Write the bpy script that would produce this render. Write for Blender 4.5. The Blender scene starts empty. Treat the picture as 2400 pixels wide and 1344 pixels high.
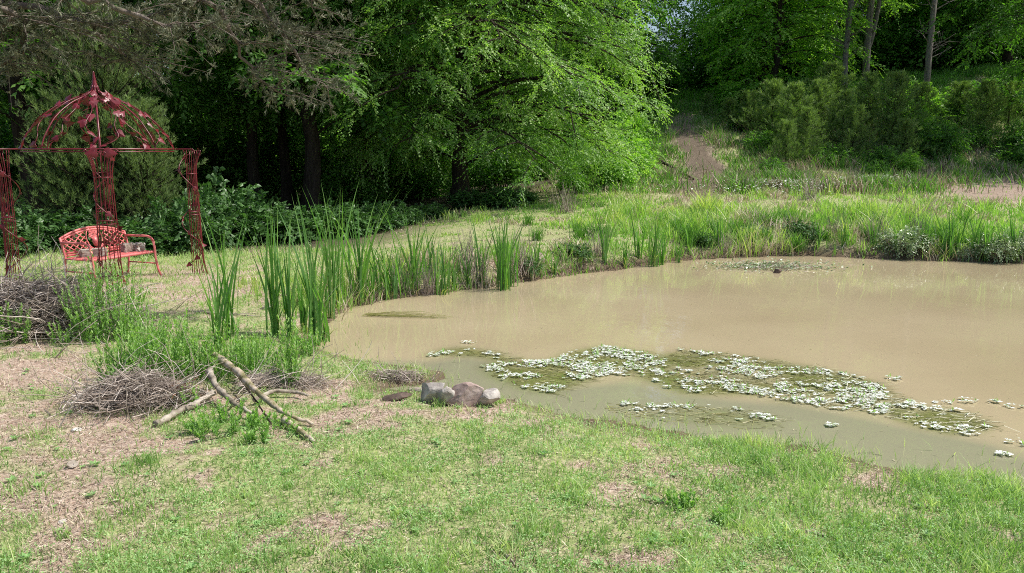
import bpy, math
import numpy as np
from mathutils import Matrix, Vector

RNG = np.random.default_rng(7)
C = bpy.context.scene.collection
scene = bpy.context.scene
F = 1850.0
PITCH = math.atan(320.0 / F)
CAMZ = 2.0
ZW = -0.10
PI = math.pi

# ------------------------------------------------------------------ noise
def _hash(ix, iy, s):
    h = (ix.astype(np.int64) * 374761393 + iy.astype(np.int64) * 668265263 + s * 982451653) & 0x7fffffff
    h = ((h ^ (h >> 13)) * 1274126177) & 0x7fffffff
    h = (h ^ (h >> 16)) & 0xffff
    return h / 65535.0

def vnoise(x, y, s=0):
    ix = np.floor(x); iy = np.floor(y)
    fx = x - ix; fy = y - iy
    fx = fx * fx * (3 - 2 * fx); fy = fy * fy * (3 - 2 * fy)
    a = _hash(ix, iy, s); b = _hash(ix + 1, iy, s); c = _hash(ix, iy + 1, s); d = _hash(ix + 1, iy + 1, s)
    return (a * (1 - fx) + b * fx) * (1 - fy) + (c * (1 - fx) + d * fx) * fy

def fbm(x, y, s=0, o=4):
    r = np.zeros_like(x, dtype=float); a = 0.5; t = 0
    for i in range(o):
        r += a * vnoise(x, y, s + i * 17); t += a
        x = x * 2.03 + 3.1; y = y * 2.03 + 1.7; a *= 0.5
    return r / t

def sst(a, b, x):
    t = np.clip((x - a) / (b - a), 0, 1)
    return t * t * (3 - 2 * t)

# ------------------------------------------------------------------ camera maths
cp, sp = math.cos(PITCH), math.sin(PITCH)
def ray(px, py):
    px = np.asarray(px, float); py = np.asarray(py, float)
    u = (px - 1200) / F; v = -(py - 672) / F
    return np.stack([u, cp + v * sp, -sp + v * cp], -1)       # forward (0,cp,-sp), up (0,sp,cp)

def on_plane(px, py, z=0.0):
    d = ray(px, py)
    t = (z - CAMZ) / d[..., 2]
    return np.stack([d[..., 0] * t, d[..., 1] * t], -1)

# ------------------------------------------------------------------ pond outline
SH = [(742, 792), (768, 762), (792, 736), (850, 713), (930, 700), (1040, 686), (1180, 671), (1300, 650), (1440, 634), (1560, 616),
      (1700, 604), (1850, 600), (2060, 606), (2200, 612), (2420, 619), (2700, 628)]
NEAR = [(2700, 1215), (2420, 1150), (2300, 1128), (2100, 1098), (1980, 1076), (1900, 1044), (1800, 1040), (1700, 1030), (1560, 1006),
        (1430, 992), (1340, 975), (1250, 955), (1180, 938), (1120, 930), (1000, 918), (905, 912), (960, 905), (1030, 893), (1040, 876),
        (1000, 864), (900, 852), (845, 850), (805, 836), (765, 815)]
pf = on_plane(*np.array(SH).T, ZW)
pn = on_plane(*np.array(NEAR).T, ZW)
POLY = np.concatenate([pf, np.array([[17.5, 14.6], [19.5, 12.5], [18.5, 9.5], [13.5, 6.6], [9.0, 5.2]]), pn])

def smooth_poly(P, n=2):
    for _ in range(n):
        Q = np.roll(P, -1, 0)
        P = np.stack([P * .75 + Q * .25, P * .25 + Q * .75], 1).reshape(-1, 2)
    return P
POLY = smooth_poly(POLY, 1)

def sdist(x, y):
    """signed distance to the pond outline, positive on land"""
    x = np.asarray(x, float); y = np.asarray(y, float)
    sh = x.shape; x = x.ravel(); y = y.ravel()
    best = np.full(x.shape, 1e9); inside = np.zeros(x.shape, bool)
    A = POLY; B = np.roll(POLY, -1, 0)
    for (ax, ay), (bx, by) in zip(A, B):
        ex, ey = bx - ax, by - ay
        t = np.clip(((x - ax) * ex + (y - ay) * ey) / (ex * ex + ey * ey + 1e-12), 0, 1)
        d = (x - ax - t * ex) ** 2 + (y - ay - t * ey) ** 2
        best = np.minimum(best, d)
        cond = ((ay > y) != (by > y)) & (x < (bx - ax) * (y - ay) / (by - ay + 1e-15) + ax)
        inside ^= cond
    r = np.sqrt(best); r[inside] *= -1
    r = r + ((fbm(x * 1.7, y * 1.7, 77, 3) - .5) * .42 + (fbm(x * 7, y * 7, 78, 2) - .5) * .10) * np.exp(-np.abs(r) / .8)
    return r.reshape(sh)

def H(x, y, fine=True, d=None):
    x = np.asarray(x, float); y = np.asarray(y, float)
    if d is None: d = sdist(x, y)
    # north side of the pond = a steep little bank
    far = sst(-4.0, -0.5, x) * sst(11.0, 13.5, y) + sst(14, 17, x)
    far = np.clip(far, 0, 1)
    dp = np.maximum(d, 0)
    near_h = 0.12 * (1 - np.exp(-dp / 0.7))
    far_h = 0.34 * (1 - np.exp(-dp / 0.35))
    z = ZW + near_h * (1 - far) + far_h * far
    z = np.where(d < 0, ZW + 0.45 * np.maximum(d, -1.3), z)
    wx = 0.42 + 0.58 * sst(-4, 4, x)
    z = z + np.where(d > 0, 0.055 * np.clip(y - 16.5, 0, 9.5) * wx, 0)
    z = z + (4.0 + 0.09 * np.clip(x - 8, 0, 20)) * sst(26, 49, y) * sst(1, 8, x - 0.03 * (y - 26)) * (d > 0)
    z = z + 0.02 * np.clip(y - 49, 0, 400) + 6 * sst(90, 300, y)
    if fine:
        z = z + (fbm(x * .7, y * .7, 5, 3) - .5) * .07 * sst(0, .8, d) + (fbm(x * 5, y * 5, 9, 3) - .5) * .035 * sst(0.0, .3, d)
        z = z + (fbm(x * .2, y * .2, 11, 3) - .5) * 0.5 * sst(24, 34, y)
    return z

def P(px, py, dz=0.0):
    """the ground point seen at a pixel of the photograph"""
    d = ray(float(px), float(py))
    ys = np.geomspace(2.0, 90, 1400)
    t = ys / d[1]
    xs = d[0] * t; zs = CAMZ + d[2] * t
    g = H(xs, ys)
    g = np.maximum(g, ZW)
    k = np.argmax(zs < g)
    if k == 0: k = len(ys) - 1
    return Vector((xs[k], ys[k], float(g[k]) + dz))

def G(x, y, dz=0.0):
    return Vector((x, y, float(np.maximum(H(np.array([x]), np.array([y])), ZW)[0]) + dz))

def col_at(px, y):
    """x of image column px (at the horizon) at depth y"""
    return (px - 1200) / F * y * cp + (px - 1200) / F * 0.34

# ------------------------------------------------------------------ materials
def nodes(name):
    m = bpy.data.materials.new(name); m.use_nodes = True
    nt = m.node_tree; nt.nodes.clear()
    return m, nt, nt.nodes, nt.links

def ramp(nd, stops):
    r = nd.new('ShaderNodeValToRGB')
    el = r.color_ramp.elements
    while len(el) < len(stops): el.new(0.5)
    for e, (p, c) in zip(el, stops):
        e.position = p; e.color = (*c, 1)
    return r

def leaf_mat(name, stops, trans=0.35, tcol=(1.0, 1.35, .45), rough=.5, spec=.35):
    m, nt, nd, lk = nodes(name)
    at = nd.new('ShaderNodeAttribute'); at.attribute_name = 'v'
    r = ramp(nd, stops); lk.new(at.outputs['Fac'], r.inputs[0])
    b = nd.new('ShaderNodeBsdfPrincipled')
    b.inputs['Roughness'].default_value = rough
    b.inputs['Specular IOR Level'].default_value = spec
    lk.new(r.outputs[0], b.inputs['Base Color'])
    o = nd.new('ShaderNodeOutputMaterial')
    if trans > 0:
        t = nd.new('ShaderNodeBsdfTranslucent')
        mx = nd.new('ShaderNodeMix'); mx.data_type = 'RGBA'; mx.blend_type = 'MULTIPLY'; mx.inputs[0].default_value = 1
        lk.new(r.outputs[0], mx.inputs[6]); mx.inputs[7].default_value = (*tcol, 1)
        lk.new(mx.outputs[2], t.inputs[0])
        ms = nd.new('ShaderNodeMixShader'); ms.inputs[0].default_value = trans
        lk.new(b.outputs[0], ms.inputs[1]); lk.new(t.outputs[0], ms.inputs[2]); lk.new(ms.outputs[0], o.inputs[0])
    else:
        lk.new(b.outputs[0], o.inputs[0])
    return m

def noise_mat(name, stops, scale=6, rough=.8, spec=.3, bump=.3, detail=6, stretch=(1, 1, 1), coords='Object', metallic=0, bdist=.02):
    m, nt, nd, lk = nodes(name)
    tc = nd.new('ShaderNodeTexCoord'); mp = nd.new('ShaderNodeMapping'); mp.inputs['Scale'].default_value = stretch
    lk.new(tc.outputs[coords], mp.inputs[0])
    n = nd.new('ShaderNodeTexNoise'); n.inputs['Scale'].default_value = scale; n.inputs['Detail'].default_value = detail
    n.inputs['Roughness'].default_value = .62
    lk.new(mp.outputs[0], n.inputs['Vector'])
    r = ramp(nd, stops); lk.new(n.outputs[0], r.inputs[0])
    b = nd.new('ShaderNodeBsdfPrincipled'); b.inputs['Roughness'].default_value = rough
    b.inputs['Specular IOR Level'].default_value = spec; b.inputs['Metallic'].default_value = metallic
    lk.new(r.outputs[0], b.inputs['Base Color'])
    if bump > 0:
        bp = nd.new('ShaderNodeBump'); bp.inputs['Strength'].default_value = bump; bp.inputs['Distance'].default_value = bdist
        lk.new(n.outputs[0], bp.inputs['Height']); lk.new(bp.outputs[0], b.inputs['Normal'])
    o = nd.new('ShaderNodeOutputMaterial'); lk.new(b.outputs[0], o.inputs[0])
    return m

M = {}
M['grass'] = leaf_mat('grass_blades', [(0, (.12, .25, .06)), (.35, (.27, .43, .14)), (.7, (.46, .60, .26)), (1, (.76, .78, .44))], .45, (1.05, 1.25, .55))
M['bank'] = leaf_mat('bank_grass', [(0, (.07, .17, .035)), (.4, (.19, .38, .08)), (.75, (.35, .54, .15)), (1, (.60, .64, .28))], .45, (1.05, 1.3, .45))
M['straw'] = leaf_mat('dry_straw', [(0, (.15, .11, .08)), (.4, (.40, .32, .22)), (.8, (.64, .55, .40)), (1, (.85, .77, .62))], .15, (1, 1, .9))
M['clover'] = leaf_mat('ground_leaflets', [(0, (.14, .29, .09)), (.5, (.34, .55, .21)), (1, (.60, .76, .40))], .4, (1, 1.25, .5), spec=.45)
M['weed'] = leaf_mat('weed_leaves', [(0, (.09, .20, .05)), (.5, (.25, .44, .12)), (1, (.46, .64, .24))], .45, (1.05, 1.3, .45))
M['cattail'] = leaf_mat('cattail_leaves', [(0, (.06, .15, .04)), (.5, (.13, .29, .075)), (.9, (.27, .46, .13)), (1, (.5, .44, .22))], .45, (1.05, 1.35, .4), rough=.38, spec=.5)
M['elm'] = leaf_mat('elm_leaves', [(0, (.06, .14, .035)), (.5, (.23, .40, .10)), (1, (.50, .66, .23))], .48, (1.1, 1.4, .4), rough=.42, spec=.5)
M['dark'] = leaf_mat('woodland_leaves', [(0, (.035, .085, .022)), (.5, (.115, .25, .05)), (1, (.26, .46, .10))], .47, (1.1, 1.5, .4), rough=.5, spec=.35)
M['bright'] = leaf_mat('sunlit_leaves', [(0, (.10, .22, .04)), (.5, (.26, .47, .09)), (1, (.46, .68, .18))], .52, (1.15, 1.4, .4), rough=.45, spec=.4)  # lighter green; sunlight on the hill trees is painted into this colour
M['cedar'] = leaf_mat('cedar_sprays', [(0, (.06, .10, .04)), (.5, (.16, .24, .085)), (1, (.32, .43, .17))], .33, (1.1, 1.2, .5), rough=.7, spec=.15)
M['drycedar'] = leaf_mat('dry_cedar_sprays', [(0, (.05, .058, .035)), (.45, (.13, .15, .09)), (.8, (.26, .27, .18)), (1, (.46, .44, .34))], .15, (1, 1, .7), rough=.7, spec=.2)
M['pine'] = leaf_mat('pine_needles', [(0, (.06, .11, .04)), (.5, (.15, .24, .075)), (1, (.34, .46, .15))], .35, (1.1, 1.3, .5), rough=.55, spec=.3)
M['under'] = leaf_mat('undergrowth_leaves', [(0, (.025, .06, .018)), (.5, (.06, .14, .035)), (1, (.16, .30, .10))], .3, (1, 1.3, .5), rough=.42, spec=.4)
M['bramble'] = leaf_mat('bramble_leaves', [(0, (.09, .16, .06)), (.5, (.27, .38, .17)), (1, (.66, .70, .55))], .25, (1, 1.15, .6), rough=.35, spec=.6)
M['petal'] = leaf_mat('pale_petals', [(0, (.50, .55, .42)), (.5, (.68, .70, .62)), (1, (.85, .86, .82))], .2, (1, 1, .9), rough=.4)
M['pad'] = leaf_mat('floating_leaves', [(0, (.15, .25, .06)), (.3, (.42, .50, .28)), (.5, (.72, .75, .66)), (1, (.93, .94, .92))], .12, (1, 1.1, .7), rough=.22, spec=.8)
M['submerged'] = leaf_mat('submerged_weed', [(0, (.11, .11, .03)), (.6, (.19, .19, .05)), (1, (.30, .28, .10))], 0, rough=.4, spec=.5)
M['twig'] = leaf_mat('dead_twigs', [(0, (.10, .078, .06)), (.4, (.26, .21, .17)), (.8, (.46, .39, .34)), (1, (.70, .63, .56))], 0, rough=.9, spec=.1)
M['rust'] = leaf_mat('rusty_needles', [(0, (.12, .05, .025)), (.5, (.24, .10, .05)), (1, (.36, .2, .12))], .1, (1, .9, .7), rough=.9, spec=.1)
M['bark'] = noise_mat('dark_bark', [(.3, (.018, .014, .011)), (.6, (.055, .043, .034)), (.8, (.10, .085, .07))], 5, .95, .1, .8, stretch=(3, 3, .5), coords='Object', bdist=.04)
M['palebark'] = noise_mat('pale_bark', [(.3, (.10, .085, .075)), (.55, (.22, .195, .175)), (.8, (.36, .33, .31))], 4, .95, .1, .7, stretch=(3, 3, .6), bdist=.04)
M['cedarbark'] = noise_mat('cedar_bark', [(.3, (.09, .07, .055)), (.6, (.2, .165, .14)), (.8, (.36, .32, .28))], 7, .95, .1, .6, stretch=(1, 1, 1))
M['log'] = noise_mat('weathered_wood', [(.3, (.10, .085, .06)), (.45, (.26, .22, .17)), (.62, (.46, .41, .34)), (.8, (.62, .57, .50))], 9, .9, .15, .9, coords='Object', bdist=.015)
M['mosslog'] = noise_mat('mossy_wood', [(.3, (.08, .075, .035)), (.44, (.22, .20, .10)), (.54, (.45, .37, .28)), (.8, (.68, .61, .52))], 8, .9, .1, .9, bdist=.015)
M['rock'] = noise_mat('grey_rock', [(.25, (.16, .14, .125)), (.5, (.38, .345, .31)), (.7, (.60, .56, .51))], 9, .9, .2, .7, bdist=.02)
M['rockred'] = noise_mat('mauve_rock', [(.25, (.16, .10, .08)), (.5, (.36, .27, .235)), (.75, (.56, .47, .43))], 7, .9, .2, .6, bdist=.02)
M['rockdark'] = noise_mat('dark_rock', [(.3, (.06, .045, .035)), (.6, (.15, .11, .09)), (.8, (.28, .22, .18))], 9, .9, .2, .6)
M['rockpale'] = noise_mat('pale_rock', [(.3, (.45, .40, .35)), (.7, (.75, .71, .66))], 9, .9, .2, .4)
M['block'] = noise_mat('concrete_block', [(.3, (.20, .16, .13)), (.5, (.36, .31, .26)), (.75, (.52, .47, .41))], 14, .95, .15, .6, bdist=.01)

def paint(name, c1, c2, rough):
    m, nt, nd, lk = nodes(name)
    tc = nd.new('ShaderNodeTexCoord')
    n = nd.new('ShaderNodeTexNoise'); n.inputs['Scale'].default_value = 9; n.inputs['Detail'].default_value = 5
    lk.new(tc.outputs['Object'], n.inputs['Vector'])
    r = ramp(nd, [(.35, c1), (.62, c2)]); lk.new(n.outputs[0], r.inputs[0])
    b = nd.new('ShaderNodeBsdfPrincipled'); b.inputs['Roughness'].default_value = rough
    b.inputs['Specular IOR Level'].default_value = .6
    lk.new(r.outputs[0], b.inputs['Base Color'])
    o = nd.new('ShaderNodeOutputMaterial'); lk.new(b.outputs[0], o.inputs[0])
    return m
M['red'] = paint('dark_red_paint', (.10, .007, .012), (.18, .014, .024), .36)
M['coral'] = paint('coral_red_paint', (.60, .13, .13), (.76, .22, .21), .45)

# ------------------------------------------------------------------ mesh builder
class MB:
    def __init__(s): s.v = []; s.t = []; s.a = []; s.n = 0
    def add(s, verts, tris, a):
        verts = np.asarray(verts, np.float32).reshape(-1, 3); tris = np.asarray(tris, np.int64).reshape(-1, 3)
        a = np.asarray(a, np.float32)
        if a.ndim == 0: a = np.full(len(verts), a, np.float32)
        s.v.append(verts); s.t.append(tris + s.n); s.a.append(a.ravel()); s.n += len(verts)
        return s
    def mesh(s, name, mat, smooth=False):
        me = bpy.data.meshes.new(name)
        V = np.concatenate(s.v); T = np.concatenate(s.t).astype(np.int32); A = np.concatenate(s.a)
        me.vertices.add(len(V)); me.vertices.foreach_set('co', V.ravel())
        me.loops.add(T.size); me.loops.foreach_set('vertex_index', T.ravel())
        me.polygons.add(len(T)); me.polygons.foreach_set('loop_start', np.arange(0, T.size, 3, dtype=np.int32))
        me.polygons.foreach_set('loop_total', np.full(len(T), 3, np.int32))
        me.polygons.foreach_set('use_smooth', np.full(len(T), bool(smooth)))
        at = me.attributes.new('v', 'FLOAT', 'POINT'); at.data.foreach_set('value', A)
        me.update(calc_edges=True)
        if mat is not None: me.materials.append(mat)
        return me

def link(name, me, parent=None):
    o = bpy.data.objects.new(name, me); C.objects.link(o)
    if parent is not None: o.parent = parent
    return o

def tag(o, label=None, cat=None, group=None, kind=None):
    if label: o['label'] = label
    if cat: o['category'] = cat
    if group: o['group'] = group
    if kind: o['kind'] = kind
    return o

def empty(name, label, cat, loc=(0, 0, 0), rz=0, sc=1, group=None):
    o = bpy.data.objects.new(name, None); C.objects.link(o); o.empty_display_size = .1
    o.location = loc; o.rotation_euler = (0, 0, rz)
    o.scale = (sc, sc, sc) if np.isscalar(sc) else sc
    return tag(o, label, cat, group)

def inst(name, parts, loc, rz=0, sc=1, label='', cat='', group=None, tilt=(0, 0)):
    """a thing made from shared part meshes"""
    if len(parts) == 1:
        o = link(name, parts[0][1])
        o.location = loc; o.rotation_euler = (tilt[0], tilt[1], rz); o.scale = (sc, sc, sc) if np.isscalar(sc) else sc
        return tag(o, label, cat, group)
    o = empty(name, label, cat, loc, rz, sc, group); o.rotation_euler = (tilt[0], tilt[1], rz)
    for pn_, me in parts: link(pn_, me, o)
    return o

def norm(a): return a / (np.linalg.norm(a, axis=-1, keepdims=True) + 1e-9)

def tube(mb, path, rad, sides=6, a=.5, jit=0, cap=True):
    path = np.asarray(path, float); n = len(path); rad = np.broadcast_to(np.asarray(rad, float), (n,))
    tan = norm(np.gradient(path, axis=0))
    ref = np.array([0, 0, 1.0]) if abs(tan[:, 2].mean()) < .8 else np.array([1.0, 0, 0])
    s = norm(np.cross(tan, ref)); b = np.cross(s, tan)
    an = np.arange(sides) / sides * 2 * PI
    rr = rad[:, None] * (1 + (RNG.random((n, sides)) - .5) * jit)
    ring = path[:, None] + rr[..., None] * (np.cos(an)[None, :, None] * s[:, None] + np.sin(an)[None, :, None] * b[:, None])
    V = ring.reshape(-1, 3)
    i = np.arange(n - 1)[:, None] * sides; j = np.arange(sides)[None]; k = (j + 1) % sides
    q = np.stack([i + j, i + k, i + sides + k, i + sides + j], -1).reshape(-1, 4)
    T = np.concatenate([q[:, [0, 1, 2]], q[:, [0, 2, 3]]])
    if cap:
        V = np.concatenate([V, path[:1], path[-1:]])
        c0, c1 = n * sides, n * sides + 1; jj = np.arange(sides); kk = (jj + 1) % sides
        T = np.concatenate([T, np.stack([np.full(sides, c0), kk, jj], -1), np.stack([np.full(sides, c1), (n - 1) * sides + jj, (n - 1) * sides + kk], -1)])
    mb.add(V, T, a)

def rods(mb, A, B, r, a, bend=0.0, sides=3, segs=2):
    """many thin bent rods at once"""
    N = len(A); t = np.linspace(0, 1, segs + 1)
    off = RNG.normal(size=(N, 3)) * bend * np.linalg.norm(B - A, axis=1, keepdims=True)
    pth = A[:, None] + (B - A)[:, None] * t[None, :, None] + off[:, None] * (4 * t * (1 - t))[None, :, None]
    tan = norm(B - A); ref = np.where(np.abs(tan[:, 2:3]) < .8, np.array([[0, 0, 1.0]]), np.array([[1.0, 0, 0]]))
    s = norm(np.cross(tan, ref)); b = np.cross(s, tan)
    an = np.arange(sides) / sides * 2 * PI
    r = np.broadcast_to(r, (N,))
    rad = r[:, None] * (1 - .6 * t)[None]
    ring = pth[:, :, None] + rad[:, :, None, None] * (np.cos(an)[None, None, :, None] * s[:, None, None] + np.sin(an)[None, None, :, None] * b[:, None, None])
    V = ring.reshape(-1, 3); per = (segs + 1) * sides
    i = np.arange(segs)[:, None] * sides; j = np.arange(sides)[None]; k = (j + 1) % sides
    q = np.stack([i + j, i + k, i + sides + k, i + sides + j], -1).reshape(-1, 4)
    T = np.concatenate([q[:, [0, 1, 2]], q[:, [0, 2, 3]]])
    T = (T[None] + (np.arange(N) * per)[:, None, None]).reshape(-1, 3)
    mb.add(V, T, np.repeat(np.broadcast_to(a, (N,)), per))

def blades(mb, base, h, w, lean, v, segs=2, az=None, tipdroop=0, vtip=0.0, face=None):
    """tapering curved strips. base (N,3), h,w (N), lean (N,2) horizontal displacement of the tip"""
    N = len(base)
    if N == 0: return
    h = np.broadcast_to(h, (N,)); w = np.broadcast_to(w, (N,))
    if az is None: az = RNG.random(N) * PI
    side = np.stack([np.cos(az), np.sin(az), np.zeros(N)], -1)
    t = np.linspace(0, 1, segs + 1)
    zz = t[None] * h[:, None] * (1 - tipdroop * t[None] ** 2)
    hor = lean[:, None] * (t ** 1.8)[None, :, None]
    c = np.zeros((N, segs + 1, 3)); c[:, :, 2] = zz; c[:, :, :2] = hor
    c += base[:, None]
    wp = (1 - t ** 2.2) * (0.62 + .65 * np.sin(t * PI))
    L = c[:, :-1] - side[:, None] * (w[:, None] * wp[None, :-1])[..., None] * .5
    R = c[:, :-1] + side[:, None] * (w[:, None] * wp[None, :-1])[..., None] * .5
    V = np.concatenate([np.stack([L, R], 2).reshape(N, -1, 3), c[:, -1:]], 1)
    per = V.shape[1]
    T = []
    for k in range(segs - 1):
        T += [(2 * k, 2 * k + 1, 2 * k + 3), (2 * k, 2 * k + 3, 2 * k + 2)]
    T.append((2 * segs - 2, 2 * segs - 1, 2 * segs))
    T = np.array(T)
    T = (T[None] + (np.arange(N) * per)[:, None, None]).reshape(-1, 3)
    tt = np.concatenate([np.repeat(t[:-1], 2), [1.0]])
    vv = np.clip(np.broadcast_to(v, (N,))[:, None] + vtip * tt[None], 0, 1)
    mb.add(V.reshape(-1, 3), T, vv.ravel())

def leaves(mb, pos, d, nrm, L, W, v, fold=.12):
    """small folded diamond leaves"""
    N = len(pos)
    d = norm(d); s = norm(np.cross(d, nrm)); n = np.cross(s, d)
    L = np.broadcast_to(L, (N,))[:, None]; W = np.broadcast_to(W, (N,))[:, None]
    a = pos; b = pos + d * L * .42 - s * W * .5 + n * W * fold; c = pos + d * L * .42 + s * W * .5 + n * W * fold; e = pos + d * L
    V = np.stack([a, b, c, e], 1).reshape(-1, 3)
    T = (np.array([[0, 1, 3], [0, 3, 2]])[None] + (np.arange(N) * 4)[:, None, None]).reshape(-1, 3)
    mb.add(V, T, np.repeat(np.broadcast_to(v, (N,)), 4))

def rnd_dir(n, zs=1.0):
    d = RNG.normal(size=(n, 3)); d[:, 2] *= zs
    return norm(d)

def sprays(mb, S, D, length, nl, L, W, droop, v, twig=None, spread=.9, vj=.25):
    """S (n,3) starts, D (n,3) directions: leafy twigs with leaves alternating in a flattish plane"""
    n = len(S); D = norm(D)
    length = np.broadcast_to(length, (n,))
    up = np.array([0, 0, 1.0]) + RNG.normal(size=(n, 3)) * .35
    side = norm(np.cross(D, up))
    t = (np.arange(nl) + .5) / nl
    p = S[:, None] + D[:, None] * (length[:, None] * t)[..., None]
    p[..., 2] -= (droop * length[:, None] * (t ** 2)[None])
    tan = D[:, None] + np.array([0, 0, -1.0]) * (2 * droop * t)[None, :, None]
    sgn = np.where(np.arange(nl) % 2 == 0, 1, -1)[None, :, None]
    ld = tan + side[:, None] * sgn * spread + RNG.normal(size=(n, nl, 3)) * .3
    ld[..., 2] -= .15
    nr = norm(np.cross(tan, side[:, None] * np.ones_like(tan))) + RNG.normal(size=(n, nl, 3)) * .4
    vv = np.clip(np.broadcast_to(v, (n,))[:, None] + (RNG.random((n, nl)) - .5) * vj * 2, 0, 1)
    sz = (.7 + .6 * RNG.random(n * nl))
    leaves(mb, p.reshape(-1, 3), ld.reshape(-1, 3), nr.reshape(-1, 3), L * sz, W * sz, vv.ravel())

def bez(a, b, c, n):
    t = np.linspace(0, 1, n)[:, None]
    return (1 - t) ** 2 * a + 2 * t * (1 - t) * b + t * t * c

def make_tree(height, rx, ry, cz, rz, nl, nsub, nspray, nleaf, L, W, trunk_r, droop, leafmat, barkmat, off=(0, 0), spl=.55,
              fork=(.12, .75), low=-.85, arch=.35, twigs=False, name='tree', hz=1.0):
    """trunk + limbs ending on an ellipsoid, side branches, leafy sprays. Returns [('trunk',me),('crown',me)]"""
    bark = MB(); cr = MB()
    tp = np.array([[0, 0, -.3], [0, 0, 0.0], [RNG.normal() * .1, RNG.normal() * .1, height * .25],
                   [off[0] * .3 + RNG.normal() * .2, off[1] * .3 + RNG.normal() * .2, height * .55], [off[0] * .6, off[1] * .6, height * .93]])
    tt = np.linspace(0, 4, 18); tp = np.stack([np.interp(tt, np.arange(5), tp[:, k]) for k in range(3)], -1)
    tp[1:, :2] += RNG.normal(size=(17, 2)) * .03
    tr = trunk_r * (1 - .85 * (tp[:, 2].clip(0) / height)) * (1 + .5 * np.exp(-tp[:, 2].clip(0) / .25))
    tube(bark, tp, tr, 9, jit=.12)
    S = []; D = []; V = []
    for i in range(nl):
        u = low + (1 - low) * (i + RNG.random()) / nl
        az = i * 2.39996 + RNG.normal() * .3
        rr = math.sqrt(max(0, 1 - u * u)) if u > 0 else (1 - .45 * u * u)
        rj = .82 + .28 * RNG.random()
        end = np.array([off[0] + rx * rr * rj * math.cos(az), off[1] + ry * rr * rj * math.sin(az), cz + rz * u * (.9 + .2 * RNG.random())])
        fz = height * (fork[0] + (fork[1] - fork[0]) * ((u - low) / (1 - low)) ** .9)
        k = np.interp(fz, tp[:, 2], np.arange(18)); st = np.array([np.interp(k, np.arange(18), tp[:, q]) for q in range(3)])
        ln = np.linalg.norm(end - st)
        mid = (st + end) / 2 + np.array([0, 0, arch * ln * (1 if u < .5 else .4)]) + RNG.normal(size=3) * .08 * ln
        lp = bez(st, mid, end, 9)
        r0 = trunk_r * (.2 + .16 * RNG.random()) * min(1, ln / rx)
        tube(bark, lp, np.linspace(r0, .012, 9), 5, cap=False)
        lv = .28 + .44 * RNG.random()
        for j in range(nsub):
            f = .22 + .78 * (j + RNG.random()) / nsub
            q = f * 8; a0 = np.array([np.interp(q, np.arange(9), lp[:, z]) for z in range(3)])
            tn = norm(lp[min(8, int(q) + 1)] - lp[int(q) if q < 8 else 7])
            sd = norm(np.cross(tn, np.array([0, 0, 1.0])))
            dr = tn * .7 + sd * (1 if j % 2 else -1) * (.8 + .3 * RNG.random()) + RNG.normal(size=3) * .3
            dr = norm(dr * np.array([1, 1, .7]))
            sl = ln * (.42 - .22 * f) * (.7 + .6 * RNG.random()) + .25
            a1 = a0 + dr * sl - np.array([0, 0, droop * sl * .5])
            sp_ = bez(a0, (a0 + a1) / 2 + np.array([0, 0, .12 * sl]), a1, 5)
            tube(bark, sp_, np.linspace(max(.012, r0 * .35), .005, 5), 4, cap=False)
            t = RNG.random(nspray) ** .8 * 4
            s0 = np.stack([np.interp(t, np.arange(5), sp_[:, z]) for z in range(3)], -1) + RNG.normal(size=(nspray, 3)) * .05
            dd = dr[None] * .6 + rnd_dir(nspray) * .75
            dd[:, 2] = dd[:, 2] * .6 + .08
            S.append(s0); D.append(dd); V.append(np.clip(lv + RNG.normal() * .1 + RNG.normal(size=nspray) * .07, 0, 1))
    S = np.concatenate(S); D = np.concatenate(D); V = np.concatenate(V)
    sprays(cr, S, D, spl * (.6 + .8 * RNG.random(len(S))), nleaf, L, W, droop, V)
    return [('trunk', bark.mesh(name + '_trunk', barkmat, True)), ('crown', cr.mesh(name + '_crown', leafmat))]

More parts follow.
